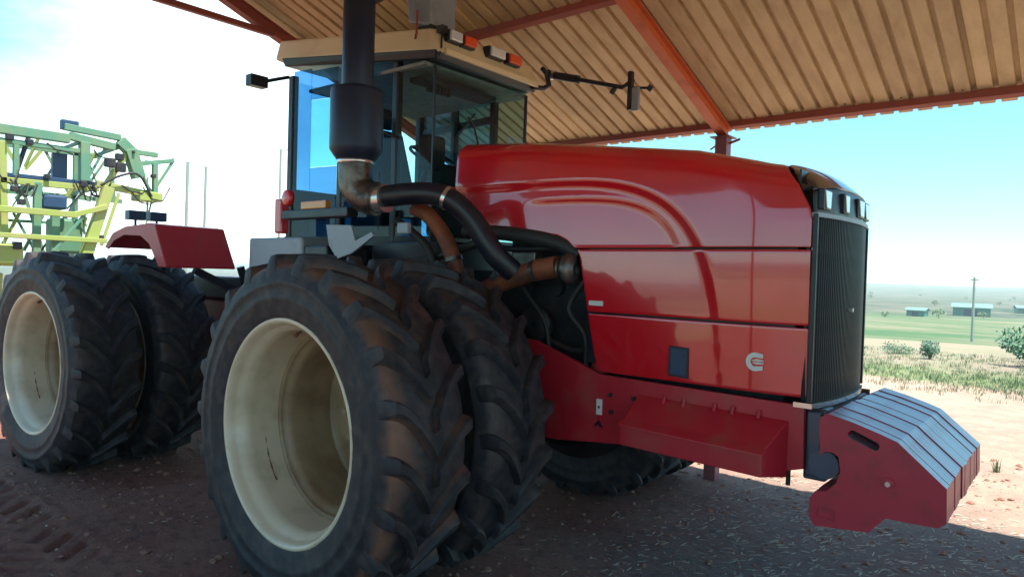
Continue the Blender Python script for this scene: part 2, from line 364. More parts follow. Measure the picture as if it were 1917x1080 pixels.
far_me = sheet_mesh(RIDGE + .01, 2.32, rz, 'roof_sheet'); near_me = sheet_mesh(-4.95, RIDGE - .01, rz2, 'roof_sheet')
X0 = -2.86
for k in range(15):
    o = link('roof_sheet', far_me, shed); o.location = Vector((X0 + k * NR * PITCH, random.uniform(-.03, .015), random.uniform(0, .003))) - Vector((.68, 2.07, 0))
for k in range(15):
    o = link('roof_sheet', near_me, shed); o.location = Vector((X0 + k * NR * PITCH, random.uniform(-.02, .02), random.uniform(0, .003))) - Vector((.68, 2.07, 0))
mb = MB(); r0 = rz(-1.3)
mb.plate([(-1.3 - 2.07 + dy, r0 + dz) for dy, dz in ((-.22, -.22 * SL + .05), (0, .05), (.22, -.22 * SL + .05), (.22, -.22 * SL + .056), (0, .058), (-.22, -.22 * SL + .056))], -2.87 - .68, 7.4 - .68, axis='x'); mb.build('ridge_cap', ROOFM, shed)
def slope_bar(y0, y1, zf, x, wd, off0, off1):
    return MB().hexa([SH(p) for p in [(x - wd / 2, y0, zf(y0) + off0), (x + wd / 2, y0, zf(y0) + off0), (x + wd / 2, y1, zf(y1) + off0), (x - wd / 2, y1, zf(y1) + off0),
                                      (x - wd / 2, y0, zf(y0) + off1), (x + wd / 2, y0, zf(y0) + off1), (x + wd / 2, y1, zf(y1) + off1), (x - wd / 2, y1, zf(y1) + off1)]])
for x in (-2.8, .68, 4.2):
    # an I-beam rafter: two flanges and a web
    mb = slope_bar(RIDGE, 2.16, rz, x, .09, -.18, -.168); mb2 = slope_bar(RIDGE, 2.16, rz, x, .018, -.168, -.074); mb3 = slope_bar(RIDGE, 2.16, rz, x, .09, -.074, -.062)
    for q in (mb2, mb3): mb.add(q.v, q.f)
    mb.build('rafter', RAFT if x > -1 else PURL, shed)
for x in (-2.8, .68, 4.2):
    slope_bar(-4.8, RIDGE, rz2, x, .07, -.18, -.062).build('rafter', RAFT, shed)
    MB().box(*[v for v in (x - .68 - .05, x - .68 + .05, -4.75 - 2.07, -4.65 - 2.07, -.3, rz2(-4.7) - .18)]).build('post', POSTM, shed)
for x in (-2.8, .68, 4.2):
    z1 = rz(2.07) - .18
    mb = MB(); mb.box(x - .68 - .055, x - .68 + .055, -.05, .05, -.3, z1 - .012); mb.box(x - .68 - .09, x - .68 + .09, -.09, .09, z1 - .012, z1 - .002)
    mb.build('post', POSTM, shed)
    MB().cyl((x - .68 + .05, .02, z1 - .06), (x - .68 + .15, .02, z1 - .03), .012, 8).build('bolt', PURL, shed); MB().cyl((x - .68 - .05, .02, z1 - .05), (x - .68 - .13, .02, z1 - .1), .008, 8).build('wire_end', PURL, shed)
def purlin(y, zf, x0, x1):
    mb = MB(); z = zf(y); n = 1 if zf is rz else -1
    mb.hexa([SH((x, y + dy, zz)) for x, dy, zz in []] or [SH(p) for p in [(x0, y - .028, zf(y - .028) - .06), (x1, y - .028, zf(y - .028) - .06), (x1, y + .028, zf(y + .028) - .06), (x0, y + .028, zf(y + .028) - .06),
             (x0, y - .028, zf(y - .028) - .001), (x1, y - .028, zf(y - .028) - .001), (x1, y + .028, zf(y + .028) - .001), (x0, y + .028, zf(y + .028) - .001)]])
    mb.build('purlin', PURL, shed, bevel=.004)
for y in (2.15, .38, -1.2): purlin(y, rz, -2.86, 7.3)
for y in (-1.45, -3.1, -4.7): purlin(y, rz2, -2.86, 7.3)
sc = MB().cyl((0, 0, -.012), (0, 0, .006), .007, 6).mesh('screw', RUST)
for k in range(0, 60):
    x = X0 + k * PITCH + .05
    if x > 3.4: break
    for y in (.44, 2.09):
        if k % 3 == 0:
            o = link('screw', sc, shed); o.location = Vector((x, y, rz(y))) - Vector((.68, 2.07, 0))
# tie across the end truss, seen against the sky
MB().bar(SH((-2.8, 0.2, 4.06)), SH((-2.8, -2.9, 4.06)), .05, .05).build('collar_tie', PURL, shed)

# ================================================================== TRACTOR
TR = empty('tractor', (0, 0, 0), 'big red articulated tractor on dual wheels, black exhaust stack and front weights, under the shed', 'tractor')
AZ = .93
def wheel_tyre_mesh(seed, dirtmat):
    rn = random.Random(seed); HW = .25
    half = [(-.235, .605), (-.262, .66), (-.268, .72), (-.2705, .725), (-.2715, .745), (-.2695, .75), (-.27, .80), (-.273, .805), (-.272, .825), (-.268, .83), (-.256, .885), (-.236, .912), (-.2, .922), (-.1, .928), (0, .93)]
    prof = half + [(-y, r) for y, r in reversed(half[:-1])]
    mb = MB(); mb.lathe(prof, 120)
    dirt = []
    for (y, r) in prof:
        dv = 0 if r < .86 else ((1.15 if y < -.12 else .35) if r > .9 else .5)
        dirt += [dv] * 120
    # lugs
    NL = 22; path_s = [0, .1, .2, .32, .45, .58, .7, .8, .88, .95, 1.0]
    for side in (-1, 1):
        for k in range(NL):
            ph0 = 2 * math.pi * (k + (.5 if side > 0 else 0)) / NL
            pr = []
            for s in path_s:
                if s <= .8:
                    y = .012 + (s / .8) * .225; base = .928 - .012 * (s / .8) ** 3; top = .978 - .006 * (s / .8) ** 2
                else:
                    t = (s - .8) / .2; y = .237 + .028 * t; base = .914 - .085 * t; top = .972 - .105 * t ** 1.1
                    if t > .99: top = base + .004
                # centre end leads (lower at the front of the wheel)
                dphi = .25 * (1 - min(s / .86, 1)) ** 1.7
                hw = (.036 + .006 * max(0, 1 - s / .25)) if s < .8 else .036 + .01 * (s - .8) / .2
                pr.append((side * y, base, top, ph0 - dphi, hw))
            vs = []; dv = []
            for (y, b_, t_, ph, hw) in pr:
                hb = hw + .012
                for (dw, rr, q) in ((-hb, b_ - .006, .9), (-hw, t_ - .014, .35), (-hw + .013, t_, .05), (hw - .013, t_, .05), (hw, t_ - .014, .35), (hb, b_ - .006, .9)):
                    # width measured across the bar: along the circumference, and partly along y near the curved centre
                    a_ = ph + dw / rr
                    vs.append((rr * math.cos(a_), y, rr * math.sin(a_))); dv.append(q)
            n6 = 6; fs = []
            for i_ in range(len(pr) - 1):
                for j in range(5): fs.append((i_ * n6 + j, i_ * n6 + j + 1, (i_ + 1) * n6 + j + 1, (i_ + 1) * n6 + j))
            fs.append((5, 4, 3, 2, 1, 0)); e = (len(pr) - 1) * n6; fs.append(tuple(e + j for j in range(6)))
            mb.add(vs, fs, False); dirt += dv
    me_ = mb.mesh('tyre', dirtmat)
    at = me_.attributes.new('dirt', 'FLOAT', 'POINT'); at.data.foreach_set('value', dirt)
    for i_, v in enumerate(me_.vertices):        # worn, uneven rubber
        q_ = noise.noise_vector(v.co * 9.0 + Vector((seed * 7, 0, 0))) * .0045 + noise.noise_vector(v.co * 31.0) * .0022
        v.co += q_
    # the tyre stands flat on the ground
    for v in me_.vertices:
        if v.co.z < -AZ + .004: v.co.z = -AZ + .004
    me_.polygons.foreach_set('use_smooth', [True] * len(me_.polygons))
    try: me_.set_sharp_from_angle(angle=R(38))
    except Exception: pass
    return me_
TY = wheel_tyre_mesh(1, RUB); TY2 = wheel_tyre_mesh(2, RUB2)
def rim_mesh(out):
    # profile from the outer flange inwards (local y=0 is the tyre centre, outer side is -y)
    s_ = -1
    pr = [(.236, .628), (.247, .622), (.25, .612), (.243, .6), (.226, .592), (.205, .585), (.18, .578), (.165, .556), (.1, .552), (.0, .55), (-.07, .548)]
    pr = [(-y, r) for y, r in pr]
    mb = MB(); mb.lathe(pr, 96)
    back = [(-.236, .628), (-.2, .61), (.0, .575), (.2, .61), (.236, .628), (.24, .6), (.2, .52)]
    mb.lathe(back, 96)
    return mb
def add_wheel(parent, x, y, side, outer, tmesh, spin=0.0):
    wname = 'wheel'
    W = empty(wname, (x, y, AZ), parent=parent)
    t = link('tyre', tmesh, W)
    rim = rim_mesh(outer).build('rim', CREAM, W); 
    if side > 0: rim.rotation_euler.z = math.pi
    # second rim step, deeper in, darker than the outer rim
    ib = MB(); ib.lathe([(.07, .552), (.075, .53), (.082, .524), (.09, .526), (.10, .50), (.14, .485), (.25, .492), (.32, .500), (.44, .506)], 96); ib = ib.build('inner_barrel', DISC if outer else DARKM, W)
    if side > 0: ib.rotation_euler.z = math.pi
    mb = MB()
    if outer:
        mb.lathe([(.42, .508), (.44, .5), (.43, .42), (.4, .34), (.4, .2), (.38, .18), (.33, .17), (.33, .0)], 64)
        for k in range(10):
            a_ = 2 * math.pi * k / 10; mb.cyl((.25 * math.cos(a_), .35, .25 * math.sin(a_)), (.25 * math.cos(a_), .41, .25 * math.sin(a_)), .022, 8)
    else:
        mb.lathe([(-.1, .512), (-.1, .3), (-.14, .28), (-.2, .2), (-.28, .17), (-.28, .0)], 48)
    d = mb.build('disc', DISC, W)
    if not outer:
        mb = MB(); mb.lathe([(.262, .0), (.262, .632), (.24, .636)], 48); q_ = mb.build('rim_shade_disc', DARKM, W)  # dark disc added over the inner face, standing in for shade inside the rim
        if side > 0: q_.rotation_euler.z = math.pi
    if side > 0: d.rotation_euler.z = math.pi
    if outer and side < 0:
        mb = MB(); mb.bar((.02, -.19, .535), (.04, -.165, .548), .09, .012); mb.cyl((.06, -.2, .54), (.075, -.22, .53), .012, 8); mb.build('valve', RUST, W)
        mb = MB(); mb.tube([(.555 * math.cos(R(a_)), -.02 - .0004 * k, .542 * math.sin(R(a_))) for k, a_ in enumerate(range(192, 226, 3))], [.002 + .004 * ((k * 7) % 3) / 2 for k in range(12)], 5); 
        mb.build('rust_streak', RUST, W)
        mb = MB(); mb.bar((.33, .06, -.41), (.36, .1, -.39), .05, .03); mb.bar((.37, .0, -.405), (.4, .12, -.37), .012, .012); mb.build('clamp', RUST, W)
    return W
FA = empty('front_axle_group', (0, 0, 0), parent=TR)
bpy.data.objects.remove(FA)
add_wheel(TR, 0, -1.735, -1, True, TY); add_wheel(TR, 0, -1.05, -1, False, TY2)
add_wheel(TR, 0, 1.735, 1, True, TY2); add_wheel(TR, 0, 1.05, 1, False, TY2)
A_ = .0705; WB = 3.875
def rear(p):
    x, y, z = p; x += WB / 2; c, s = math.cos(A_), math.sin(A_); return (-WB / 2 + c * x - s * y, s * x + c * y, z)
for (y, sd_, o_) in ((-1.735, -1, True), (-1.05, -1, False), (1.735, 1, True), (1.05, 1, False)):
    q = rear((-WB, y, 0)); W = add_wheel(TR, q[0], q[1], sd_, o_, TY2); W.rotation_euler.z = A_
# axles and drive
mb = MB(); mb.cyl((0, -1.24, AZ), (0, 1.24, AZ), .1, 20); mb.cyl((0, -.9, AZ), (0, .9, AZ), .15, 20); mb.lathe([(-.35, .0), (-.34, .2), (-.1, .3), (.1, .3), (.34, .2), (.35, 0)], 24, (0, 0, AZ)); mb.build('front_axle', DARKM, TR)
mb = MB(); mb.cyl(rear((-WB, -1.24, AZ)), rear((-WB, 1.24, AZ)), .1, 20); mb.cyl(rear((-WB, -.9, AZ)), rear((-WB, .9, AZ)), .15, 20); mb.build('rear_axle', DARKM, TR)
mb = MB(); mb.lathe([(-.08, .518), (-.08, .55), (.08, .55), (.08, .518), (-.08, .518)], 48, (0, 0, 0)); hb = mb.build('lit_hub_ring', HOT, TR); hb.location = rear((-WB, -1.39, AZ)); hb.rotation_euler.z = A_  # ring added between the rear duals; the lit hub is put into its orange
# rear frame and fenders
mb = MB(); mb.box(-2.6, -2.6 + .01, 0, .01, 0, .01); mb = MB()
mb.hexa([rear(p) for p in [(-4.9, -.42, .85), (-1.9, -.42, .85), (-1.9, .42, .85), (-4.9, .42, .85), (-4.9, -.42, 1.5), (-1.9, -.42, 1.45), (-1.9, .42, 1.45), (-4.9, .42, 1.5)]]); mb.build('rear_frame', FRED, TR, bevel=.02)
mb = MB(); mb.hexa([rear(p) for p in [(-4.6, -.5, 1.5), (-2.9, -.5, 1.5), (-2.9, .5, 1.5), (-4.6, .5, 1.5), (-4.6, -.5, 1.72), (-2.9, -.5, 1.72), (-2.9, .5, 1.72), (-4.6, .5, 1.72)]]); mb.build('rear_deck', BLACK, TR, bevel=.02)
def fender(sy):
    """folded sheet fender over an inner rear wheel: flat top, sloped front face, lipped side"""
    prof = [(-4.55, 1.78), (-4.45, 2.02), (-4.2, 2.17), (-3.05, 2.19), (-2.72, 1.81)]     # x, z of the top surface
    prof = [(-3.92, 1.98), (-3.78, 2.10), (-3.55, 2.155), (-3.10, 2.18), (-3.0, 2.165), (-2.80, 1.81)]
    t = .016; y0, y1 = -1.36, (-.72 if sy < 0 else .72)
    if sy > 0: y0 = 1.36
    mb = MB(); n = len(prof)
    top = prof; bot = [(x + (t if i_ > 2 else 0) * 0, z - t) for i_, (x, z) in enumerate(prof)]
    vs = []
    for y in (y0, y1):
        vs += [(x, y, z) for x, z in top] + [(x - .01, y, z) for x, z in bot]
    fs = []
    for i_ in range(n - 1):
        fs += [(i_, i_ + 1, i_ + 1 + 2 * n, i_ + 2 * n), (n + i_ + 1, n + i_, 3 * n + i_, 3 * n + i_ + 1), (i_ + 1, i_, n + i_, n + i_ + 1), (2 * n + i_, 2 * n + i_ + 1, 3 * n + i_ + 1, 3 * n + i_)]
    fs += [(0, 2 * n, 3 * n, n), (n - 1, 2 * n - 1, 4 * n - 1, 3 * n - 1)]
    mb.add(vs, fs)
    # side lip hanging down along the outer edge, deeper towards the front
    lip = [(-3.92, 1.97), (-3.78, 2.09), (-3.55, 2.145), (-3.10, 2.17), (-3.0, 2.155), (-2.80, 1.80), (-2.93, 1.80), (-3.1, 2.0), (-3.25, 2.07), (-3.55, 2.08), (-3.74, 2.03), (-3.86, 1.95)]
    mb.plate(lip, y0 - .006 * (1 if sy < 0 else -1), y0 + .01 * (1 if sy < 0 else -1))
    mb.plate(lip, y1 - .01, y1)
    mb.v = [rear(v) for v in mb.v]
    return mb.build('fender', FRED, TR, bevel=.006)
fender(-1); fender(1)
mb = MB(); mb.bar(rear((-3.0, -.6, 1.6)), rear((-3.0, -1.0, 1.78)), .06); mb.bar(rear((-2.75, -.55, 1.4)), rear((-2.75, -.7, 1.82)), .05); mb.build('fender_bracket', BLACK, TR)
for yy, a_ in ((-1.36, 0), (-1.17, 0)):
    q = (-3.5, yy, 0)
    mb = MB(); mb.box(-3.55, -3.45, yy - .075, yy + .075, 2.225, 2.31); mb.cyl((-3.5, yy, 2.17), (-3.5, yy, 2.23), .012, 8); mb.build('work_lamp', NAVY, TR, bevel=.01)
# grey tank and step box behind the front duals
MB().box(-2.09, -1.32, -1.02, -.62, 1.05, 2.065).build('fuel_tank', STEELG, TR, bevel=.02)
MB().box(-1.315, -1.02, -1.0, -.62, 1.1, 2.0).build('battery_box', BLACK, TR, bevel=.015)
MB().box(-1.78, -1.68, -.98, -.9, 2.1, 2.38).build('tail_lamp', REDL, TR, bevel=.015)
mb = MB(); mb.bar((-1.56, -1.0, 2.235), (-.72, -1.0, 2.235), .1, .07); mb.bar((-1.5, -1.0, 2.27), (-1.5, -1.0, 2.33), .03); mb.build('lamp_arm', BLACK, TR, bevel=.01)
MB().box(-1.32, -1.0, -1.035, -.99, 2.272, 2.33).build('amber_reflector', AMBER, TR, bevel=.006)
mb = MB(); mb.lathe([(-.02, 0), (-.02, .05), (-.012, .062), (.02, .066), (.03, .05), (.03, 0)], 28, (-1.51, -1.03, 2.37)); mb.build('round_marker_lamp', REDL, TR)
MB().plate([(-1.01, 2.15), (-.71, 2.14), (-.66, 2.03), (-.48, 2.09), (-.46, 2.06), (-.7, 1.94), (-.87, 1.9), (-.97, 2.0)], -1.02, -1.0).build('grey_bracket_plate', STEELG, TR, bevel=.003)
MB().box(-.36, -.25, -.9, -.86, 2.08, 2.16).build('small_grey_cover', STEELG, TR, bevel=.01)

# ---- cab
cz0, cz1 = 2.02, 3.45
FX, FY = -.41, .53; RX, RY = -1.98, .76        # front and rear plan corners of the cab
def ysd(x): return FY + (RY - FY) * (FX - x) / (FX - RX)
CAB = empty('cab', (0, 0, 0), parent=TR)
# pillars
def pil(x, s, w_=.07, z0=cz0, z1=cz1, name='pillar'):
    y = s * ysd(x); return MB().box(x - w_ / 2, x + w_ / 2, min(y, y - s * .06), max(y, y - s * .06), z0, z1).build(name, BLACK, CAB, bevel=.01)
for s in (-1, 1):
    pil(-.79, s, .06); pil(RX + .04, s, .07)
    pil(-1.36, s, .06)
mb = MB(); mb.box(RX, FX, -.52, .52, 1.5, cz0); mb.hexa([(RX, -RY, cz0), (FX, -FY, cz0), (FX, FY, cz0), (RX, RY, cz0), (RX, -RY, cz0 + .07), (FX, -FY, cz0 + .07), (FX, FY, cz0 + .07), (RX, RY, cz0 + .07)]); mb.build('cab_floor', BLACK, CAB)
# roof: dark under-tray, tan shell
mb = MB()
mb.hexa([(RX - .02, -RY - .02, 3.53), (-.36, -.57, 3.365), (-.36, .57, 3.365), (RX - .02, RY + .02, 3.53), (RX - .04, -RY - .04, 3.6), (-.33, -.6, 3.425), (-.33, .6, 3.425), (RX - .04, RY + .04, 3.6)])
mb.build('roof_tray', BLACK, CAB, bevel=.01)
mb = MB()
lo = [(-2.26, -.5, 3.62), (-2.12, -.8, 3.60), (-.33, -.6, 3.41), (-.3, -.57, 3.405), (-.3, .57, 3.405), (-.33, .6, 3.41), (-2.12, .8, 3.60), (-2.26, .5, 3.62)]
up_ = [(-2.22, -.5, 3.78), (-2.08, -.78, 3.765), (-.42, -.58, 3.6), (-.38, -.54, 3.59), (-.38, .54, 3.59), (-.42, .58, 3.6), (-2.08, .78, 3.765), (-2.22, .5, 3.78)]
n8 = 8; mb.add(lo + up_, [tuple(reversed(range(8))), tuple(range(8, 16))] + [(i_, (i_ + 1) % 8, 8 + (i_ + 1) % 8, 8 + i_) for i_ in range(8)])
mb.build('cab_roof', CABT, CAB, bevel=.035)
MB().box(-.315, -.285, -.54, .54, 3.395, 3.44).build('roof_front_lip', CABT, CAB, bevel=.008)
MB().box(-1.9, -.45, -.6, .6, 3.335, 3.36).build('headliner', LINER, CAB)
mb = MB()
for k in range(7): mb.box(-.62, -.6 + .02, -.42 + k * .035, -.405 + k * .035, 3.2, 3.26)
mb.box(-.72, -.55, -.5, .3, 3.262, 3.3); mb.build('vent_console', SEAT, CAB)
# glass: two front side panes meeting the windshield edge to edge, blue rear side panes, rear window
def pane(a, b, z0, z1, name, m, t=.006, lab=None):
    a, b = Vector((*a, 0)), Vector((*b, 0)); nrm = (b - a).cross(Vector((0, 0, 1))).normalized() * t / 2
    mb = MB(); mb.hexa([(p.x, p.y, z) for z in (z0, z1) for p in (a - nrm, b - nrm, b + nrm, a + nrm)]); o = mb.build(name, m, CAB)
    if lab: o['label'] = lab
    return o
pane((FX, -FY), (FX, FY), 2.09, 3.37, 'windshield', GL)
for s in (-1, 1):
    pane((-.76, s * (ysd(-.76) - .01)), (FX - .012, s * (FY + .0)), 2.09, 3.37, 'side_window', GL)
    pane((-1.33, s * (ysd(-1.33) - .01)), (-.82, s * (ysd(-.82) - .01)), 2.09, 3.44, 'door_window', GLB)
    xa, xb, xc = RX + .075, -1.70, -1.395
    Y_ = lambda x: s * (ysd(x) - .01)
    pane((xa, Y_(xa)), (xb, Y_(xb)), 2.09, 3.48, 'rear_side_window', GLD, lab='dark blue tinted rear side glass')
    pane((xb, Y_(xb)), (xc, Y_(xc)), 2.09, 2.66, 'rear_side_window', GLD)
    pane((xb, Y_(xb)), (xc, Y_(xc)), 3.22, 3.46, 'rear_side_window', GLD)
    pane((xb, Y_(xb)), (xc, Y_(xc)), 2.664, 3.216, 'sliding_window', GLB, lab='paler sliding pane in the dark rear side glass')
pane((RX, -RY + .05), (RX, RY - .05), 2.5, 3.42, 'rear_window', GL)
MB().box(RX - .01, RX + .02, -RY + .04, RY - .04, 2.09, 2.5).build('rear_panel', BLUEP, CAB)
# thin black joint where side pane meets windshield
MB().box(FX - .01, FX + .006, -FY - .008, -FY + .008, 2.09, 3.34).build('glass_joint', BLACK, CAB)
MB().box(FX - .01, FX + .006, FY - .012, FY + .012, 2.09, 3.34).build('glass_joint', BLACK, CAB)
# far side frame rail seen through the glass, door hardware
MB().bar((-.82, .60, 3.2), (-1.95, .74, 3.2), .03, .07).build('window_header', BLACK, CAB)
# interior: seat, wheel, column, console
mb = MB(); mb.box(-1.5, -1.05, -.27, .25, 2.3, 2.55); mb.hexa([(-1.55, -.25, 2.5), (-1.42, -.25, 2.5), (-1.42, .23, 2.5), (-1.55, .23, 2.5), (-1.68, -.2, 3.08), (-1.56, -.2, 3.08), (-1.56, .18, 3.08), (-1.68, .18, 3.08)])
mb.box(-1.68, -1.58, -.13, .11, 3.1, 3.28); mb.build('driver_seat', SEAT, CAB, bevel=.03)
mb = MB(); cc = Vector((-.93, -.04, 2.78)); ax = Vector((.5, 0, .86)).normalized(); u_ = Vector((0, 1, 0)); v_ = ax.cross(u_)
ring = [cc + (u_ * math.cos(t) + v_ * math.sin(t)) * .2 for t in [2 * math.pi * k / 28 for k in range(29)]]
mb.tube(ring, .014, 8, False)
for k in range(3): mb.tube([cc, cc + (u_ * math.cos(2.1 * k) + v_ * math.sin(2.1 * k)) * .2], .011, 6)
mb.tube([cc, cc - ax * .55], .035, 10); mb.build('steering_wheel', BLACK, CAB)
mb = MB(); mb.box(-.66, -.5, -.36, .36, 2.1, 2.66); mb.box(-1.3, -.9, -.6, -.45, 2.1, 2.62); mb.box(-.62, -.5, -.5, -.3, 2.6, 2.86); mb.build('dash_console', SEAT, CAB, bevel=.03)
mb = MB(); mb.box(-.93, -.85, -.68, -.64, 2.86, 3.0); mb.tube([(-.87, -.66, 2.9), (-.78, -.64, 2.85), (-.7, -.6, 2.82)], .01, 6); mb.build('monitor', BLACK, CAB, bevel=.008)
# wiper on the windshield
mb = MB(); mb.tube([(-.385, -.05, 2.78), (-.38, -.13, 2.95), (-.38, -.2, 3.02)], .008, 6); mb.bar((-.385, -.12, 3.06), (-.385, -.3, 2.86), .012); mb.build('wiper', BLACK, CAB)
# roof lamps on the front fascia
def roof_lamp(y0, y1, m, nm, zc=3.545, h=.07):
    mb = MB(); mb.box(-.37, -.3, y0 - .01, y1 + .01, zc - h / 2 - .008, zc + h / 2 + .008); b = mb.build('lamp_housing', BLACK, CAB, bevel=.006)
    mb = MB(); mb.box(-.3, -.275, y0, y1, zc - h / 2, zc + h / 2); mb.build(nm, m, b, bevel=.006)
roof_lamp(-.5, -.385, LENS, 'lamp_lens', 3.545); roof_lamp(-.35, -.235, ORANGE, 'lamp_lens', 3.545)
roof_lamp(-.06, .1, LENS, 'lamp_lens', 3.545); roof_lamp(.16, .3, ORANGE, 'lamp_lens', 3.545)
mb = MB(); mb.box(-.36, -.3, -.575, -.52, 3.55, 3.6); mb.tube([(-.33, -.55, 3.55), (-.32, -.56, 3.45), (-.33, -.57, 3.38)], .008, 6); mb.build('roof_bracket', DARKM, CAB)
mb = MB(); mb.tube([(-.5, -.64, 3.72), (-.5, -.64, 3.56), (-.49, -.66, 3.51)], .009, 6); mb.build('roof_catch', PURL, CAB)
# tall grey box standing on the front corner of the roof
mb = MB(); mb.hexa([(-.62, -.62, 3.66), (-.44, -.56, 3.62), (-.44, -.3, 3.62), (-.62, -.34, 3.66), (-.66, -.66, 4.12), (-.44, -.58, 4.12), (-.44, -.28, 4.12), (-.66, -.32, 4.12)])
mb.build('receiver_box', STEELG, CAB, bevel=.02); MB().box(-.6, -.44, -.56, -.36, 3.58, 3.64).build('receiver_mount', BLACK, CAB, bevel=.005)
# mirrors
mb = MB(); mb.tube([(-1.9, -.8, 3.42), (-1.9, -.93, 3.37), (-1.9, -1.03, 3.33)], .016, 8); mb.box(-1.93, -1.84, -1.17, -1.02, 3.27, 3.36); mb.build('mirror', BLACK, CAB, bevel=.012)
mb = MB(); mb.tube([(-.33, .52, 3.4), (-.28, .6, 3.4), (-.27, .66, 3.44), (-.3, .66, 3.54), (-.3, .6, 3.57)], .022, 10); mb.tube([(-.3, .68, 3.55), (-.3, .74, 3.55)], .03, 10)
mb.build('mirror_arm', BLACK, CAB)
ar = MB(); ar.tube([(-.27, .72, 3.535), (-.0, .71, 3.455)], .034, 12); ar.tube([(-.0, .71, 3.455), (.43, .7, 3.325), (.53, .7, 3.37)], .018, 10); ar.tube([(.5, .7, 3.31), (.68, .7, 3.285)], .011, 8); ar.build('mirror_arm', BLACK, CAB)
mb = MB(); mb.tube([(-.3, .72, 3.545), (-.25, .72, 3.53)], .04, 12); mb.build('arm_clamp', CHROME, CAB)
mb = MB(); mb.box(.535, .60, .66, .69, 3.12, 3.30); mb.build('mirror', STEELG, CAB, bevel=.008)
mb = MB(); mb.box(.50, .535, .655, .70, 3.13, 3.43); mb.build('mirror_frame', BLACK, CAB, bevel=.005)
MB().cyl((.66, .7, 3.27), (.69, .7, 3.30), .022, 8).build('arm_knob', BLACK, CAB)
MB().cyl((.33, .7, 3.29), (.36, .7, 3.33), .022, 8).build('arm_knob', BLACK, CAB)

# ---- exhaust
EX = (-.57, -1.1)
def V(p): return Vector(p)
mb = MB(); mb.lathe([(3.04, .1), (3.07, .108), (4.3, .108), (4.3, .095)], 32, (EX[0], EX[1], 0), 'z')
mb.lathe([(3.70, .108), (3.7, .17), (3.73, .17), (3.73, .108)], 32, (EX[0], EX[1], 0), 'z'); mb.build('exhaust_pipe', STACK, TR)
mb = MB(); mb.lathe([(2.56, .12), (2.6, .15), (2.64, .178), (2.66, .18), (3.03, .18), (3.05, .176), (3.07, .12)], 40, (EX[0], EX[1], 0), 'z'); mb.build('muffler', STACK, TR)
mb = MB(); mb.lathe([(2.545, .122), (2.555, .128), (2.57, .128), (2.575, .122)], 32, (EX[0], EX[1], 0), 'z'); mb.build('clamp_ring', CHROME, TR)
def curve(pts, n=6):
    P_ = [V(p) for p in pts]; P_ = [P_[0] * 2 - P_[1]] + P_ + [P_[-1] * 2 - P_[-2]]; o_ = []
    for i_ in range(1, len(P_) - 2):
        for k in range(n):
            t = k / n; a, b, c, d = P_[i_ - 1:i_ + 3]
            o_.append(.5 * ((2 * b) + (c - a) * t + (2 * a - 5 * b + 4 * c - d) * t * t + (3 * b - a - 3 * c + d) * t ** 3))
    return o_ + [P_[-2]]
mb = MB(); mb.tube(curve([(-.57, -1.1, 2.56), (-.57, -1.1, 2.46), (-.55, -1.09, 2.38), (-.47, -1.06, 2.32), (-.4, -1.04, 2.31)]), .115, 20); mb.build('exhaust_elbow', SOOT, TR)
mb = MB(); mb.tube([(-.42, -1.045, 2.305), (-.32, -1.03, 2.31)], .095, 20); mb.build('pipe_clamp', CHROME, TR)
mb = MB(); mb.tube(curve([(-.34, -1.03, 2.325), (-.09, -.92, 2.345), (.08, -.84, 2.31), (.22, -.75, 2.17), (.34, -.67, 1.96), (.42, -.56, 1.84)]), .074, 20); mb.build('intake_duct', BLACK, TR)
mb = MB(); mb.tube(curve([(-.32, -.77, 2.27), (-.21, -.75, 2.22), (-.1, -.7, 2.08), (-.02, -.68, 1.92), (.02, -.66, 1.75)]), .055, 16); mb.build('orange_pipe', HOT, TR)
mb = MB(); mb.tube(curve([(.2, -.58, 1.72), (.32, -.56, 1.77), (.55, -.52, 1.85), (.74, -.5, 1.885)]), [.06] * 5 + [.062] * 4 + [.066] * 4 + [.07] * 6, 16); mb.build('turbo_pipe', HOT, TR)
mb = MB(); mb.lathe([(-.03, .05), (-.03, .09), (-.01, .1), (.02, .1), (.03, .085), (.05, .04)], 24, (.83, -.5, 1.87), 'x'); mb.lathe([(-.07, .06), (-.06, .085), (-.045, .085), (-.045, .06)], 24, (.83, -.5, 1.87), 'x'); mb.build('turbo_flange', SOOT, TR)
mb = MB(); mb.tube([(.3, -.62, 1.8), (.36, -.64, 1.84)], .03, 8); mb.build('bright_fitting', CHROME, TR)

# ---- engine bay
mb = MB(); mb.box(-.3, 2.1, -.3, .3, 1.05, 1.85); mb.box(.1, 1.9, -.2, .2, 1.85, 2.2)
for k in range(6): mb.cyl((.35 + k * .25, -.34, 1.75), (.35 + k * .25, -.3, 1.75), .06, 10)
mb.tube(curve([(-.2, -.36, 1.4), (.3, -.4, 1.5), (.8, -.38, 1.35), (1.1, -.4, 1.5)]), .025, 8); mb.tube(curve([(-.1, -.4, 2.05), (.3, -.42, 2.0), (.9, -.4, 2.02)]), .02, 8)
mb.lathe([(-.03, .02), (-.03, .12), (.03, .12), (.03, .02)], 20, (.5, -.4, 1.5), 'y'); mb.build('engine', DARKM, TR)
MB().cyl((.98, -.36, 1.2), (.98, -.36, 1.5), .05, 14).build('filter', FRED, TR)
mb = MB(); mb.tube(curve([(-.1, -.48, 2.12), (.3, -.5, 2.1), (.7, -.48, 2.04), (.86, -.44, 1.96)]), .05, 12); mb.build('hose', HOSE, TR)
MB().tube(curve([(-.5, -.6, 1.9), (-.2, -.6, 1.95), (.15, -.55, 2.05)]), .03, 8).build('hose', HOSE, TR)
MB().tube(curve([(-.6, -.7, 2.2), (-.3, -.66, 2.0), (-.2, -.62, 1.7)]), .03, 8).build('hose', HOSE, TR)
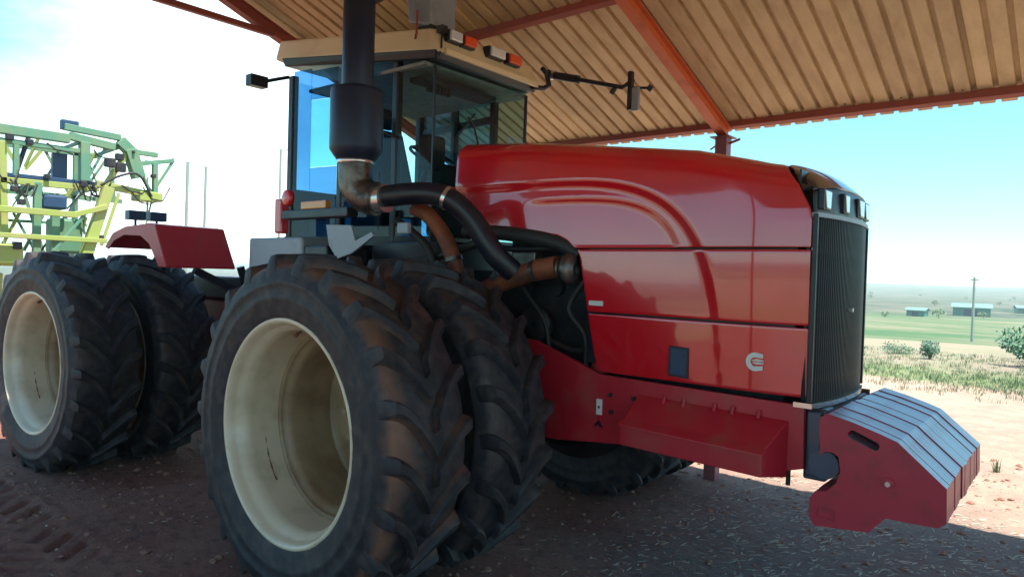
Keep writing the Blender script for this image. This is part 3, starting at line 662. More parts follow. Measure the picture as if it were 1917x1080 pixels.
MB().box(-1.0, -.2, -.6, .6, 1.3, 2.05).build('bulkhead', BLACK, TR, bevel=.02)

MB().tube(curve([(.2, -.42, 1.95), (.45, -.45, 1.7), (.6, -.43, 1.5), (.62, -.4, 1.2)]), .016, 8).build('hose', HOSE, TR)
MB().tube(curve([(.9, -.44, 1.8), (.8, -.46, 1.62), (.92, -.44, 1.45), (.9, -.4, 1.2)]), .02, 8).build('hose', HOSE, TR)
MB().box(.3, .5, -.44, -.36, 1.86, 1.98).build('steel_cover', SOOT, TR, bevel=.01)
MB().tube([(.56, -.53, 1.852), (.585, -.527, 1.858)], .07, 16).build('pipe_clamp', SOOT, TR)
MB().tube([(-.02, -.685, 1.93), (-.012, -.683, 1.905)], .064, 16).build('pipe_clamp', SOOT, TR)
MB().tube([(.06, -.85, 2.318), (.082, -.84, 2.308)], .081, 18).build('hose_clamp', CHROME, TR)
# ---- hood
ztx = [-.35, -.2, .36, .88, 1.6, 2.1, 2.3]; ztz = [2.80, 2.79, 2.745, 2.68, 2.582, 2.497, 2.46]
def ztop(x): return float(np.interp(x, ztx, ztz))
HB = .50
def side_y(x, z):
    """outward offset of the hood side (positive number = |y|), with its raised shoulder band and inset panel"""
    a = 1.45 + .1 * (2.0 - z)
    f = ((max(x - .3, 0)) / a) ** 4 + (max(z - 1.2, 0) / 1.2) ** 4
    band = float(sm(.92, 1.14, f)) * .020 * (.2 + .8 * float(sm(1.5, 2.0, z)))
    a2 = 1.33
    g = ((max(x - .3, 0)) / a2) ** 5 + (max(z - 1.2, 0) / 1.11) ** 5
    inset = (1 - float(sm(.86, 1.06, g))) * float(sm(1.995, 2.01, z)) * float(sm(.42, .62, x)) * .010
    crown = .02 * (1 - ((z - 1.75) / .75) ** 2)
    nose = -.05 * float(sm(1.85, 2.34, x)) ** 2 - .06 * float(sm(1.6, 2.3, x)) * 0
    # rounded front bulge
    bul = .007 * math.exp(-((x - 2.0) / .2) ** 2) * float(sm(1.25, 1.6, z))
    return HB + band - inset + crown + nose * .6 + bul - .012
RS = .17
def hood_section(x, zlow, n1=44, n2=16, full=True):
    """points from zlow up the near side, over the top to the centre line"""
    zt = ztop(x); zs = zt - RS; pts = []
    for i_ in range(n1 + 1):
        z = zlow + (zs - zlow) * i_ / n1; pts.append((x, -side_y(x, z), z))
    yb = side_y(x, zs)
    for i_ in range(1, n2 + 1):
        t = (i_ / n2); a = t * math.pi / 2 * 1.0
        # superellipse corner then nearly flat crown
        if t <= .6:
            q = t / .6 * math.pi / 2; yy = yb - RS * (1 - math.cos(q)); zz = zs + (RS - .02) * math.sin(q)
        else:
            q = (t - .6) / .4; yy = (yb - RS) * (1 - q); zz = zt - .02 + .02 * math.sin(q * math.pi / 2)
        pts.append((x, -yy, zz))
    return pts
cut = [(-.2, 2.44), (-.1, 2.30), (0, 2.19), (.18, 2.13), (.5, 2.105), (.72, 2.085), (.8, 2.05), (.85, 2.005), (.88, 2.004), (2.3, 2.004)]
def zlow_u(x): return float(np.interp(x, [c[0] for c in cut], [c[1] for c in cut]))
def xfront(z):     # hood's front edge leans back towards the top
    return float(np.interp(z, [1.2, 2.14, 2.2, 2.32, 2.42, 2.46, 2.6], [2.272, 2.272, 2.262, 2.2, 2.12, 2.06, 2.04]))
xsu = np.concatenate([np.linspace(-.19, .1, 12), np.linspace(.13, 2.272, 130)])
rows = []
for x in xsu: rows.append(hood_section(x, zlow_u(x)))
n_ = len(rows[0])
# pull the front rows back onto the leaning edge
def warp(p):
    x, y, z = p; xf = xfront(z)
    if x > 1.6: x = 1.6 + (x - 1.6) * (xf - 1.6) / (2.272 - 1.6)
    return (x, y, z)
def grid_obj(rows, name, m, parent, mirror=True, thick=.014, bev=True):
    mb = MB(); n_ = len(rows[0])
    vs = [p for r_ in rows for p in r_]
    fs = [(i_ * n_ + j, (i_ + 1) * n_ + j, (i_ + 1) * n_ + j + 1, i_ * n_ + j + 1) for i_ in range(len(rows) - 1) for j in range(n_ - 1)]
    mb.add(vs, fs, True)
    if mirror: mb.add([(x, -y, z) for x, y, z in vs], [tuple(reversed(f)) for f in fs], True)
    me_ = bpy.data.meshes.new(name); me_.from_pydata(mb.v, [], mb.f); me_.materials.append(m)
    bm = bmesh.new(); bm.from_mesh(me_); bmesh.ops.remove_doubles(bm, verts=bm.verts, dist=.0008)
    bmesh.ops.recalc_face_normals(bm, faces=bm.faces); bm.to_mesh(me_); bm.free()
    me_.polygons.foreach_set('use_smooth', [True] * len(me_.polygons))
    # outward normals for a lopsided open sheet: check a sample
    me_.update(); s_ = sum(p.normal.y * p.center.y + max(0, p.normal.z) for p in me_.polygons)
    o = link(name, me_, parent); sl = o.modifiers.new('thickness', 'SOLIDIFY'); sl.thickness = thick; sl.offset = -1 if s_ > 0 else 1
    if bev:
        b = o.modifiers.new('edge', 'BEVEL'); b.width = .004; b.segments = 2; b.limit_method = 'ANGLE'; b.angle_limit = R(60)
    return o
HOOD = empty('hood', (0, 0, 0), parent=TR)
grid_obj([[warp(p) for p in r_] for r_ in rows], 'upper_panel', RED, HOOD)
def side_panel(z0, z1, name, xr, holes=False):
    nz = 22; nx_ = 80
    for s in (-1, 1):
        rr = []
        for i_ in range(nx_ + 1):
            r_ = []
            for j in range(nz + 1):
                z = z0 + (z1 - z0) * j / nz; xa = xr(z); x = xa + (2.272 - xa) * i_ / nx_; r_.append((x, s * side_y(x, z), z))
            rr.append(r_)
        grid_obj(rr, name, RED, HOOD, mirror=False)
xr = lambda z: float(np.interp(z, [1.25, 1.35, 1.61, 1.8, 1.94, 2.0], [1.06, 1.03, .975, .935, .905, .88]))
side_panel(1.614, 1.992, 'middle_panel', xr); side_panel(1.255, 1.602, 'lower_panel', xr)
# dark backing so the joints read as gaps
mb = MB(); mb.box(.95, 2.2, -.465, -.455, 1.3, 2.3); mb.box(.95, 2.2, .455, .465, 1.3, 2.3); mb.box(2.19, 2.2, -.45, .45, 1.25, 2.4); mb.build('hood_liner', BLACK, HOOD)
MB().box(-.21, -.19, -.46, .46, 2.4, 2.66).build('hood_rear_seal', BLACK, HOOD)
# pale chamfer strip: the front edge's highlight put into bright metal
for s in (-1, 1):
    mb = MB(); mb.box(2.272, 2.284, min(s * .485, s * .468), max(s * .485, s * .468), 1.26, 2.15); mb.build('edge_highlight', CHROME, HOOD, bevel=.003)
# recess opening, badge, maker's mark
def yy_(x, z): return -side_y(x, z)
q = yy_(1.585, 1.365)
mb = MB(); mb.plate([(1.53, 1.285), (1.65, 1.28), (1.65, 1.45), (1.53, 1.455)], q - .008, q + .012, holes=[[(1.542, 1.297), (1.638, 1.292), (1.638, 1.438), (1.542, 1.443)]]); latch = mb.build('vent_frame', BLACK, HOOD, bevel=.002)
mb = MB(); mb.box(1.536, 1.644, q - .006, q + .01, 1.29, 1.446); mb.box(1.56, 1.62, q - .012, q - .006, 1.4, 1.41); mb.build('vent_recess', NAVY, latch)
q = yy_(1.04, 1.665); MB().box(.985, 1.085, q - .006, q + .004, 1.652, 1.682).build('badge', WHITE, HOOD, bevel=.002)
# maker's mark: a white C holding a small arrow-like wedge
q = yy_(2.02, 1.41) - .004
oc = arc((2.022, 1.414), .048, 52, 308, 20); ic = arc((2.022, 1.414), .024, 300, 60, 14)
oc = [(2.062, 1.455)] + oc[2:-2] + [(2.062, 1.373), (2.062, 1.395)] + ic[1:-1] + [(2.062, 1.435)]
MB().plate(oc, q - .004, q + .002).build('maker_mark', WHITE, HOOD)
mb = MB(); mb.plate([(2.0, 1.418), (2.03, 1.43), (2.066, 1.425), (2.066, 1.418)], q - .005, q + .002); mb.plate([(2.005, 1.409), (2.035, 1.414), (2.066, 1.412), (2.066, 1.406), (2.03, 1.402)], q - .005, q + .002); mb.build('maker_mark', WHITE, HOOD)

# ---- nose and grille
def bow(y): return .055 * (1 - (abs(y) / .49) ** 2.2)
GR = empty('grille', (0, 0, 0), parent=TR)
NY = 40
yv = np.linspace(-.485, .485, NY + 1)
def strip(fa, fb, name, m, n=8, bulge=0, parent=GR):
    rr = []
    for y in yv:
        a, b = V(fa(y)), V(fb(y)); r_ = []
        for j in range(n + 1):
            t = j / n; p = a.lerp(b, t); p += V((bulge, 0, bulge * .9)) * math.sin(t * math.pi); r_.append(tuple(p))
        rr.append(r_)
    return grid_obj(rr, name, m, parent, mirror=False, thick=.02)
def hood_edge(y):
    """where the hood's skin ends at the front, as a curve over the top"""
    ay = abs(y); xt = 2.05; yb = .5
    q = min(ay / .5, 1)
    z = 2.485 - .19 * q ** 3.0 - .02 * q; x = float(np.interp(z, [2.2, 2.32, 2.42, 2.46, 2.6], [2.262, 2.2, 2.12, 2.06, 2.04])); return (x, y, z)
strip(hood_edge, lambda y: (2.285 + bow(y) * .8, y, 2.325 - .035 * (abs(y) / .485) ** 3), 'visor', NOSE, 10, .02)
strip(lambda y: (2.285 + bow(y) * .75, y, 2.318 - .035 * (abs(y) / .485) ** 3), lambda y: (2.285 + bow(y), y, 2.175), 'lamp_band', BLACK, 4)
mb = MB()
for y0, y1 in zip(yv[:-1], yv[1:]):
    a, b = 2.296 + bow(y0), 2.296 + bow(y1)
    mb.hexa([(a - .03, y0, 2.155), (a, y0, 2.155), (b, y1, 2.155), (b - .03, y1, 2.155), (a - .03, y0, 2.177), (a, y0, 2.177), (b, y1, 2.177), (b - .03, y1, 2.177)])
mb.build('grille_cap', STEELG, GR)
for (yc, wd) in ((-.40, .1), (-.16, .07), (.12, .1), (.30, .1)):
    xx = 2.287 + bow(yc) * .9
    b = MB().box(xx - .02, xx + .012, yc - wd / 2 - .014, yc + wd / 2 + .014, 2.192, 2.296).build('headlamp', BLACK, GR, bevel=.006)
    mb = MB(); mb.hexa([(xx + .012, yc - wd * .3, 2.2), (xx + .02, yc - wd * .3, 2.2), (xx + .02, yc + wd * .3, 2.2), (xx + .012, yc + wd * .3, 2.2), (xx + .008, yc - wd / 2, 2.288), (xx + .017, yc - wd / 2, 2.288), (xx + .017, yc + wd / 2, 2.288), (xx + .008, yc + wd / 2, 2.288)])
    mb.build('lens', LENS, b, bevel=.004)
strip(lambda y: (2.262 + bow(y), y, 2.16), lambda y: (2.262 + bow(y), y, 1.24), 'mesh_backing', GRILLE, 2)
sl_me = None
ns = 44
for k in range(ns):
    y = -.475 + .95 * k / (ns - 1)
    if sl_me is None: sl_me = MB().hexa([(-.018, -.005, -.465), (.0, -.0035, -.465), (.0, .0035, -.465), (-.018, .005, -.465), (-.018, -.005, .458), (.0, -.0035, .458), (.0, .0035, .458), (-.018, .005, .458)]).mesh('slat', GRILLE)
    o = link('slat', sl_me, GR); o.location = (2.285 + bow(y), y, 1.698); o.rotation_euler.z = -y * .25
for s in (-1, 1): MB().box(2.276, 2.3, min(s * .478, s * .495), max(s * .478, s * .495), 1.235, 2.17).build('frame', BLACK, GR, bevel=.004)
MB().box(2.335, 2.362, -.045, -.025, 1.68, 1.7).build('latch', CHROME, GR)
mb = MB()
for y0, y1 in zip(yv[:-1], yv[1:]):
    a, b = 2.3 + bow(y0), 2.3 + bow(y1)
    mb.hexa([(a - .09, y0, 1.205), (a, y0, 1.205), (b, y1, 1.205), (b - .09, y1, 1.205), (a - .09, y0, 1.23), (a, y0, 1.23), (b, y1, 1.23), (b - .09, y1, 1.23)])
mb.build('bottom_sill', CHROME, GR)
MB().box(2.28, 2.34, .46, .5, 1.13, 1.205).build('sill_bracket', RUST, GR)

# ---- front frame
mb = MB()
for s in (-1, 1):
    y0, y1 = (-.475, -.44) if s < 0 else (.44, .475)
    mb.plate([(-.2, .95), (-.2, 1.42), (.55, 1.4), (.95, 1.27), (1.06, 1.235), (2.262, 1.215), (2.27, .9), (2.14, .86), (1.35, .85), (.72, .78), (.3, .8)], y0, y1)
mb.box(-.2, 2.2, -.44, .44, 1.0, 1.05); mb.build('front_frame', FRED, TR, bevel=.004)
# slanted tool box proud of the frame
x0, x1 = 1.33, 2.16
mb = MB()
pr = [(-.476, 1.15), (-.476, .862), (-.675, .888), (-.68, 1.0)]
b0 = [(x0, y, z) for y, z in pr]; b1 = [(x1 + (.03 if y > -.5 else -.03), y, z - .02) for y, z in pr]
mb.add(b0 + b1, [(3, 2, 1, 0), (4, 5, 6, 7), (0, 1, 5, 4), (1, 2, 6, 5), (2, 3, 7, 6), (3, 0, 4, 7)]); mb.build('step_box', FRED, TR, bevel=.005)
mb = MB(); mb.hexa([(1.325, -.695, .998), (2.14, -.695, .976), (2.14, -.645, .99), (1.325, -.645, 1.01), (1.325, -.693, 1.006), (2.14, -.693, .985), (2.14, -.645, 1.012), (1.325, -.645, 1.032)]); mb.build('step_edge', FRED, TR, bevel=.003)
mb = MB()
for k, x in enumerate((1.5, 1.62, 1.8, 1.9, 2.04)): MB().cyl((x, -.5, 1.13 - .01), (x, -.482, 1.16), .012, 8).build('bolt', FRED, TR)
for x, z in ((1.14, 1.12), (1.15, 1.02), (1.3, 1.12)): MB().cyl((x, -.49, z), (x, -.474, z), .014, 8).build('bolt', DARKM, TR)
MB().cyl((2.18, -.42, .88), (2.18, -.42, .79), .012, 8).build('pin', DARKM, TR)
MB().box(1.045, 1.085, -.486, -.477, .99, 1.085).build('serial_plate', WHITE, TR, bevel=.002)
MB().box(1.06, 1.072, -.49, -.486, 1.03, 1.045).build('plate_screw', BLACK, TR)
mb = MB(); mb.plate([(1.03, .915), (1.062, .955), (1.095, .915), (1.075, .92), (1.062, .935), (1.048, .92)], -.486, -.477); mb.build('eyelet', BLACK, TR)
# weight carrier
mb = MB(); mb.box(2.262, 2.34, -.44, .44, .86, 1.19); mb.build('weight_carrier', DSTEEL, TR, bevel=.01)
mb = MB(); mb.cyl((2.38, -.535, .955), (2.38, .56, .955), .07, 24); mb.build('carrier_bar', DSTEEL, TR)
mb = MB(); mb.box(2.25, 2.36, -.42, -.3, .84, 1.2); mb.build('carrier_bracket', DSTEEL, TR, bevel=.01)
wp = [(2.371, 1.194), (2.406, 1.216), (2.52, 1.19), (2.627, 1.158), (2.703, 1.132), (2.896, .965), (2.9, .815), (2.868, .789), (2.742, .784), (2.665, .781), (2.597, .700), (2.361, .673), (2.335, .71), (2.335, .80), (2.36, .838), (2.41, .85), (2.45, .89), (2.468, .95), (2.458, 1.02), (2.43, 1.036), (2.40, 1.036), (2.376, 1.013), (2.365, 1.168)]
sx0, sz0, sx1, sz1, rr_ = 2.515, 1.135, 2.61, 1.098, .02
d_ = V((sx1 - sx0, sz1 - sz0)).normalized() if False else Vector((sx1 - sx0, sz1 - sz0)).normalized(); aa = math.degrees(math.atan2(d_.y, d_.x))
slot = arc((sx0, sz0), rr_, aa + 90, aa + 270, 8) + arc((sx1, sz1), rr_, aa - 90, aa + 90, 8)
NW = 15; pw = 1.17 / NW
wm = MB().plate(wp, 0, pw - .007, holes=[slot]).mesh('front_weight', WRED)
wm.materials.append(WTOP)
for p_ in wm.polygons:
    if p_.center.z > .93 and p_.center.x > 2.38 and abs(p_.normal.y) < .5 and (p_.normal.z > .3): p_.material_index = 1
for k in range(NW):
    o = link('front_weight', wm, TR); o.location = (random.uniform(-.005, .004), -.59 + k * pw, random.uniform(-.004, .003))
    b = o.modifiers.new('bevel', 'BEVEL'); b.width = .005; b.segments = 2; b.limit_method = 'ANGLE'; b.angle_limit = R(25)
mb = MB(); mb.cyl((2.675, -.6, .94), (2.675, -.586, .94), .026, 16); mb.build('weight_washer', WRED, TR)
mb = MB(); mb.cyl((2.675, -.615, .94), (2.675, -.6, .94), .013, 6); mb.build('weight_bolt', CHROME, TR)
mb = MB(); mb.plate([(2.372, .718), (2.452, .712), (2.452, .762), (2.372, .768)], -.596, -.588, holes=[[(2.378, .724), (2.446, .718), (2.446, .756), (2.378, .762)]]); mb.build('cast_panel', WRED, TR)
# ================================================================== IMPLEMENT BEHIND, LEFT
IM = empty('sprayer', (-10, 0, 0), 'pale green folded farm implement frame standing in the sun behind the rear wheels', 'implement')
def I_(p): return (p[0] + 10, p[1], p[2])
segs = [('beam', (-10.0, -1.8, 3.88), (-10.0, 0.14, 3.88), 0.15, GRN), ('beam', (-10.0, -1.6, 3.70), (-10.0, 0.31, 3.70), 0.08, GRN), ('beam', (-10.0, 0.06, 4.07), (-10.0, 0.94, 4.03), 0.11, GRN), ('beam', (-10.0, 0.14, 3.93), (-10.0, 0.85, 3.85), 0.13, GRN),
  ('post', (-10.0, 0.37, 3.86), (-10.0, 0.38, 3.2), 0.15, GRN), ('post', (-10.0, -0.61, 3.66), (-10.0, -0.61, 3.16), 0.08, GRN), ('post', (-10.0, -0.80, 3.69), (-10.0, -0.75, 2.2), 0.10, YGRN), ('post', (-10.0, -0.31, 3.1), (-10.0, -0.31, 1.9), 0.11, GRN),
  ('post', (-10.0, -0.05, 2.60), (-10.0, -0.05, 1.9), 0.12, GRN), ('post', (-10.0, 1.54, 3.68), (-10.0, 1.55, 3.1), 0.09, GRN), ('rail', (-10.0, -1.6, 3.17), (-10.0, 0.56, 3.17), 0.07, NAVY), ('rail', (-10.0, 0.56, 3.18), (-10.0, 1.65, 3.06), 0.12, YGRN),
  ('rail', (-10.0, -1.6, 3.07), (-10.0, 0.6, 3.09), 0.1, YGRN), ('rail', (-9.8, -1.6, 2.62), (-9.8, 0.2, 2.60), 0.1, YGRN), ('rail', (-9.8, -1.6, 2.21), (-9.8, 0.68, 2.19), 0.08, YGRN), ('rail', (-9.8, 0.16, 2.60), (-9.8, 0.67, 2.78), 0.09, YGRN),
  ('strut', (-9.8, 0.34, 2.64), (-9.8, -0.12, 1.98), 0.05, GRN), ('leg', (-9.9, 0.72, 3.13), (-9.9, 0.34, 1.75), 0.17, YGRN), ('strut', (-9.9, 0.9, 3.05), (-9.9, 0.63, 2.11), 0.05, YGRN),
  ('arm', (-10.0, 0.92, 3.98), (-10.0, 1.12, 3.81), 0.18, GRN), ('arm', (-10.0, 1.1, 3.85), (-10.0, 1.26, 3.36), 0.2, GRN), ('arm', (-10.0, 1.21, 3.82), (-10.0, 1.58, 3.82), 0.09, GRN), ('arm', (-10.0, 1.26, 3.62), (-10.0, 1.88, 3.76), 0.08, GRN),
  ('strut', (-10.0, 1.88, 3.77), (-10.0, 1.55, 3.2), 0.05, GRN), ('strut', (-10.0, 1.04, 3.76), (-10.0, 0.73, 3.2), 0.09, YGRN), ('strut', (-10.0, 1.3, 3.5), (-10.0, 1.5, 3.1), 0.04, GRN), ('strut', (-10.0, 1.36, 3.68), (-10.0, 1.7, 3.70), 0.04, NAVY),
  ('strut', (-10.0, 1.42, 3.4), (-10.0, 1.42, 2.6), 0.03, GRN), ('strut', (-10.0, 1.5, 3.0), (-10.0, 1.4, 2.5), 0.03, GRN)]
for nm, a, b, wdt, m_ in segs:
    MB().bar(I_(a), I_(b), wdt, wdt, (1, 0, 0)).build(nm, m_, IM, bevel=.008)
MB().box(-.14, .0, .03, .29, 4.03, 4.2).build('valve_box', NAVY, IM, bevel=.02)
MB().box(-.25, -.15, -.05, .17, 3.18, 3.64).build('navy_tank_panel', NAVY, IM, bevel=.01)
MB().box(-.3, .05, -.24, .12, 2.68, 2.92).build('valve_box', NAVY, IM, bevel=.04)
MB().box(-.5, .1, -1.25, -.86, 2.66, 2.98).build('yellow_cover', YEL, IM, bevel=.03)
MB().box(-.5, .0, -1.2, -.9, 2.3, 2.55).build('yellow_cover', YEL, IM, bevel=.03)
MB().box(-.4, .1, -1.5, -.5, 1.72, 2.08).build('lower_tank', YGRN, IM, bevel=.06)
MB().box(-.6, -.1, -.02, .42, 1.95, 2.55).build('side_panel', GRN, IM, bevel=.05)
MB().box(-.3, .1, 1.25, 1.65, 2.96, 3.12).build('joint_plate', YGRN, IM, bevel=.01)
mb = MB()                                   # second frame row behind, for depth
for (ya, za, yb, zb, wdt) in ((-1.6, 3.8, 1.0, 3.8, .08), (-1.6, 3.0, 1.4, 3.0, .08), (-1.2, 3.8, -1.2, 1.0, .08), (.6, 3.8, .6, 1.0, .08), (1.2, 3.7, 1.25, 3.0, .07), (-.2, 3.0, .4, 1.0, .05), (-.9, 3.8, -.3, 3.0, .04), (.1, 3.8, .5, 3.05, .04), (.7, 3.05, 1.1, 3.75, .04), (-1.6, 2.5, .8, 2.5, .05)):
    mb.bar((-1.1, ya, za), (-1.1, yb, zb), wdt, wdt, (1, 0, 0))
for y in (-1.2, -.3, .55): mb.bar((0, y, 3.1), (-1.1, y, 3.05), .06)
for y in (-1.0, .3, .9): mb.bar((0, y, 3.85), (-1.1, y, 3.8), .05)
mb.build('rear_truss', GRN, IM)
mb = MB(); rr2 = random.Random(3); lat = random.Random(11)
for k in range(34):
    y = lat.uniform(-1.5, 1.35); z = lat.choice((3.85, 3.7, 3.12, 2.6, 3.12, 2.6)); x_ = lat.uniform(-1.0, .0); dz = lat.uniform(-.62, -.2); dy = lat.uniform(-.35, .35)
    if y + dy > 1.1 and z + dz < 2.9: continue
    MB().bar((x_, y, z), (x_ + lat.uniform(-.2, .2), y + dy, z + dz), lat.uniform(.02, .06), lat.uniform(.02, .06)).build('strut', lat.choice((GRN, YGRN, GRN, DARKM, STEELG)), IM)
mb = MB()           # hoses and nozzle lines draped between the beams
for k in range(16):
    y = rr2.uniform(-1.3, 1.5); z = rr2.choice((3.75, 3.2, 3.1)); dy = rr2.uniform(.15, .5); sag = rr2.uniform(.1, .32)
    mb.tube([(.08, y, z), (.1, y + dy * .3, z - sag * .8), (.1, y + dy * .7, z - sag * .9), (.06, y + dy, z - rr2.uniform(-.1, .2))], .013, 6); mb.build('hose', HOSE, IM); mb = MB()
mb.tube(curve([(.1, .6, 3.15), (.15, .9, 3.35), (.15, 1.2, 3.4), (.1, 1.45, 3.05)]), .022, 6)
mb.build('hose', HOSE, IM)
mb = MB()
for (y, z, s_) in ((-.72, 3.76, .1), (-.45, 3.72, .09), (.75, 3.56, .16), (.92, 3.5, .16), (.9, 3.68, .12), (-.2, 3.2, .08), (.33, 3.14, .1), (-.65, 2.95, .09), (-.55, 2.75, .1), (1.12, 3.8, .05), (1.48, 3.42, .07), (.62, 2.25, .08), (-.6, 2.05, .12)):
    MB().box(.02, .14, y - s_ / 2, y + s_ / 2, z - s_ / 2, z + s_ / 2).build('fitting', DARKM, IM, bevel=.012)
for (x, y) in ((-.3, -1.3), (-.3, 1.0)):
    mb = MB(); mb.lathe([(-.14, .3), (-.17, .4), (-.17, .62), (-.12, .7), (.12, .7), (.17, .62), (.17, .4), (.14, .3)], 40, (x, y, .66), 'y'); wh = mb.build('wheel', RUB2, IM)
    mb = MB(); mb.lathe([(-.13, .32), (-.05, .3), (-.03, .1), (-.08, .08), (-.08, 0)], 24, (x, y, .66), 'y'); mb.build('rim', YEL, wh)
mb = MB(); mb.bar((-.3, -1.3, .7), (-.3, 1.0, .7), .15); mb.bar((-.2, .35, 1.8), (-.3, .1, .7), .14); mb.bar((-.2, -.8, 1.6), (-.3, -.8, .7), .14); mb.build('axle_frame', YGRN, IM)

def pole_frame(name, label, pts, bar_):
    b = V(pts[0][0]); b.z = 0; e = empty(name, b, label, 'poles')
    for (a, c, r_) in pts: MB().cyl(V(a) - b, V((a[0], c[1], -.3)) - b, r_, 10).build('pole', GALV, e)
    MB().bar(V(bar_[0]) - b, V(bar_[1]) - b, .025).build('crossbar', GALV, e); return e
pole_frame('pole_frame', 'two thin galvanised poles joined by a crossbar, between the green implement and the cab', [((-14, 4.01, 4.36), (-14, 3.98), .04), ((-14, 4.47, 4.31), (-14, 4.44), .035)], ((-14, 3.6, 4.40), (-14, 4.74, 4.27)))
pole_frame('lamp_pole', 'single thin pole with a short crossarm just left of the cab', [((-14, 6.56, 5.07), (-14, 6.56), .035)], ((-14, 6.31, 5.0), (-14, 6.79, 5.1)))

# ================================================================== FAR FIELD
def up_on(x, y): return float(groundz(np.array(x), np.array(y)))
def bush(name, label, x, y, h, w_, seed, m_=LEAFB, nleaf=900, group=None):
    r_ = random.Random(seed); e = empty(name, (x, y, up_on(x, y)), label, 'bush', group)
    mb = MB()
    for k in range(7):
        a = r_.uniform(0, 6.3); q = r_.uniform(.1, .4) * w_; mb.tube([(0, 0, -.05), (math.cos(a) * q * .5, math.sin(a) * q * .5, h * .4), (math.cos(a) * q, math.sin(a) * q, h * .85)], [.03 * h, .02 * h, .005], 5)
    mb.build('stem', BARK, e)
    mb = MB(); cl = [(r_.gauss(0, .2) * w_, r_.gauss(0, .2) * w_, r_.uniform(.25, .8) * h, r_.uniform(.16, .3) * w_) for _ in range(11)]
    for k in range(nleaf):
        c_ = r_.choice(cl); d = V((r_.gauss(0, 1), r_.gauss(0, 1), r_.gauss(0, 1))).normalized() * c_[3] * r_.uniform(.5, 1.1)
        p = V(c_[:3]) + V((d.x, d.y, d.z * .8)); p.z = max(p.z, .02)
        u1 = V((r_.gauss(0, 1), r_.gauss(0, 1), r_.gauss(0, 1))).normalized(); u2 = u1.orthogonal().normalized(); s_ = r_.uniform(.03, .055) * h ** .3 * (w_ ** .4)
        mb.add([p - u1 * s_, p + u2 * s_ * .5, p + u1 * s_, p - u2 * s_ * .5], [(0, 1, 2, 3)])
    mb.build('foliage', m_, e); return e
bush('bush', 'small dark green bush alone on the bare field right of the grille', .10, 16.6, .5, .55, 4)
bush('bush', 'larger green bush cut by the right edge of the photo, on the field', 2.55, 16.9, 1.15, 1.5, 9, nleaf=1600)
bush('bush', 'low green clump left of the two bushes beside the grille edge', -.85, 17.5, .25, .9, 12, nleaf=500)
r_ = random.Random(5)
# utility pole
x_, y_ = -3.4, 55.0; e = empty('utility_pole', (x_, y_, up_on(x_, y_)), 'thin grey utility pole standing in the green field at right', 'pole')
mb = MB(); mb.tube([(0, 0, -.3), (0, 0, 4.6)], [.1, .07], 10); mb.build('shaft', GALV, e); MB().bar((-.25, 0, 4.4), (.25, 0, 4.4), .06).build('crossarm', BARK, e)
# farm buildings far off
def barn(x, y, w_, d_2, h, rot, label, group=None):
    e = empty('farm_shed', (x, y, up_on(x, y) - .1), label, 'shed', group, rot)
    MB().box(-w_ / 2, w_ / 2, -d_2 / 2, d_2 / 2, 0, h).build('wall', TIN, e)
    mb = MB(); o_ = .3; mb.plate([(-d_2 / 2 - o_, h - .05), (0, h + d_2 * .17), (d_2 / 2 + o_, h - .05), (d_2 / 2 + o_, h + .05), (0, h + d_2 * .17 + .1), (-d_2 / 2 - o_, h + .05)], -w_ / 2 - o_, w_ / 2 + o_, axis='x'); mb.build('roof', TINR, e)
    MB().box(-w_ * .2, w_ * .15, -d_2 / 2 - .04, -d_2 / 2 - .005, .1, h * .8).build('door', NAVY, e)
barn(-14.5, 150, 5.8, 4, 1.7, .1, 'low teal farm shed with pale roof behind the utility pole')
barn(-19.5, 128, 2.6, 2.4, 1.1, -.1, 'tiny dark shed out in the green field left of the utility pole')
barn(-9, 190, 3.6, 3, 1.3, .3, 'small pale farm shed far off at the right edge')
# scattered scrub trees in the distance, each its own
def far_tree(x, y, h, seed):
    r2 = random.Random(seed); e = empty('scrub_tree', (x, y, up_on(x, y) - .1), None, 'tree', 'scrub trees dotted over the far plain')
    e['label'] = 'dark rounded scrub tree dotted on the far plain'
    MB().tube([(0, 0, 0), (.05 * h, 0, h * .5)], [.05 * h, .02 * h], 5).build('trunk', BARK, e)
    mb = MB()
    for k in range(70):
        d = V((r2.gauss(0, 1), r2.gauss(0, 1), r2.gauss(0, .7))); d = d.normalized() * r2.uniform(.3, 1) ** .5
        p = V((d.x * h * .55, d.y * h * .55, h * .6 + d.z * h * .38)); u1 = V((r2.gauss(0, 1), r2.gauss(0, 1), r2.gauss(0, 1))).normalized(); u2 = u1.orthogonal().normalized(); s_ = h * .15
        mb.add([p - u1 * s_, p + u2 * s_ * .6, p + u1 * s_, p - u2 * s_ * .6], [(0, 1, 2, 3)])
    mb.build('crown', LEAF, e)
for k in range(24):
    y = r_.uniform(110, 520); xx = 3.37 - (y + 4) * r_.uniform(.02, .30); far_tree(xx, y, r_.uniform(.6, 1.5) * (1 + y / 900), 100 + k)
# ---- the hazy air over the plain
mb = MB(); mb.box(-4900, 4900, -4900, 4900, -6.2, 24); hm = bpy.data.materials.new('haze'); hm.use_nodes = True; hn = hm.node_tree; hn.nodes.clear()
ho = hn.nodes.new('ShaderNodeOutputMaterial'); hv = hn.nodes.new('ShaderNodeVolumePrincipled'); hv.inputs['Density'].default_value = HAZE; hv.inputs['Color'].default_value = (.86, 1.0, .97, 1); hv.inputs['Anisotropy'].default_value = .2
hn.links.new(hv.outputs[0], ho.inputs['Volume']); o = mb.build('haze', hm); o['kind'] = 'stuff'; o['label'] = 'thin pale haze over the far plain'; o['category'] = 'haze'
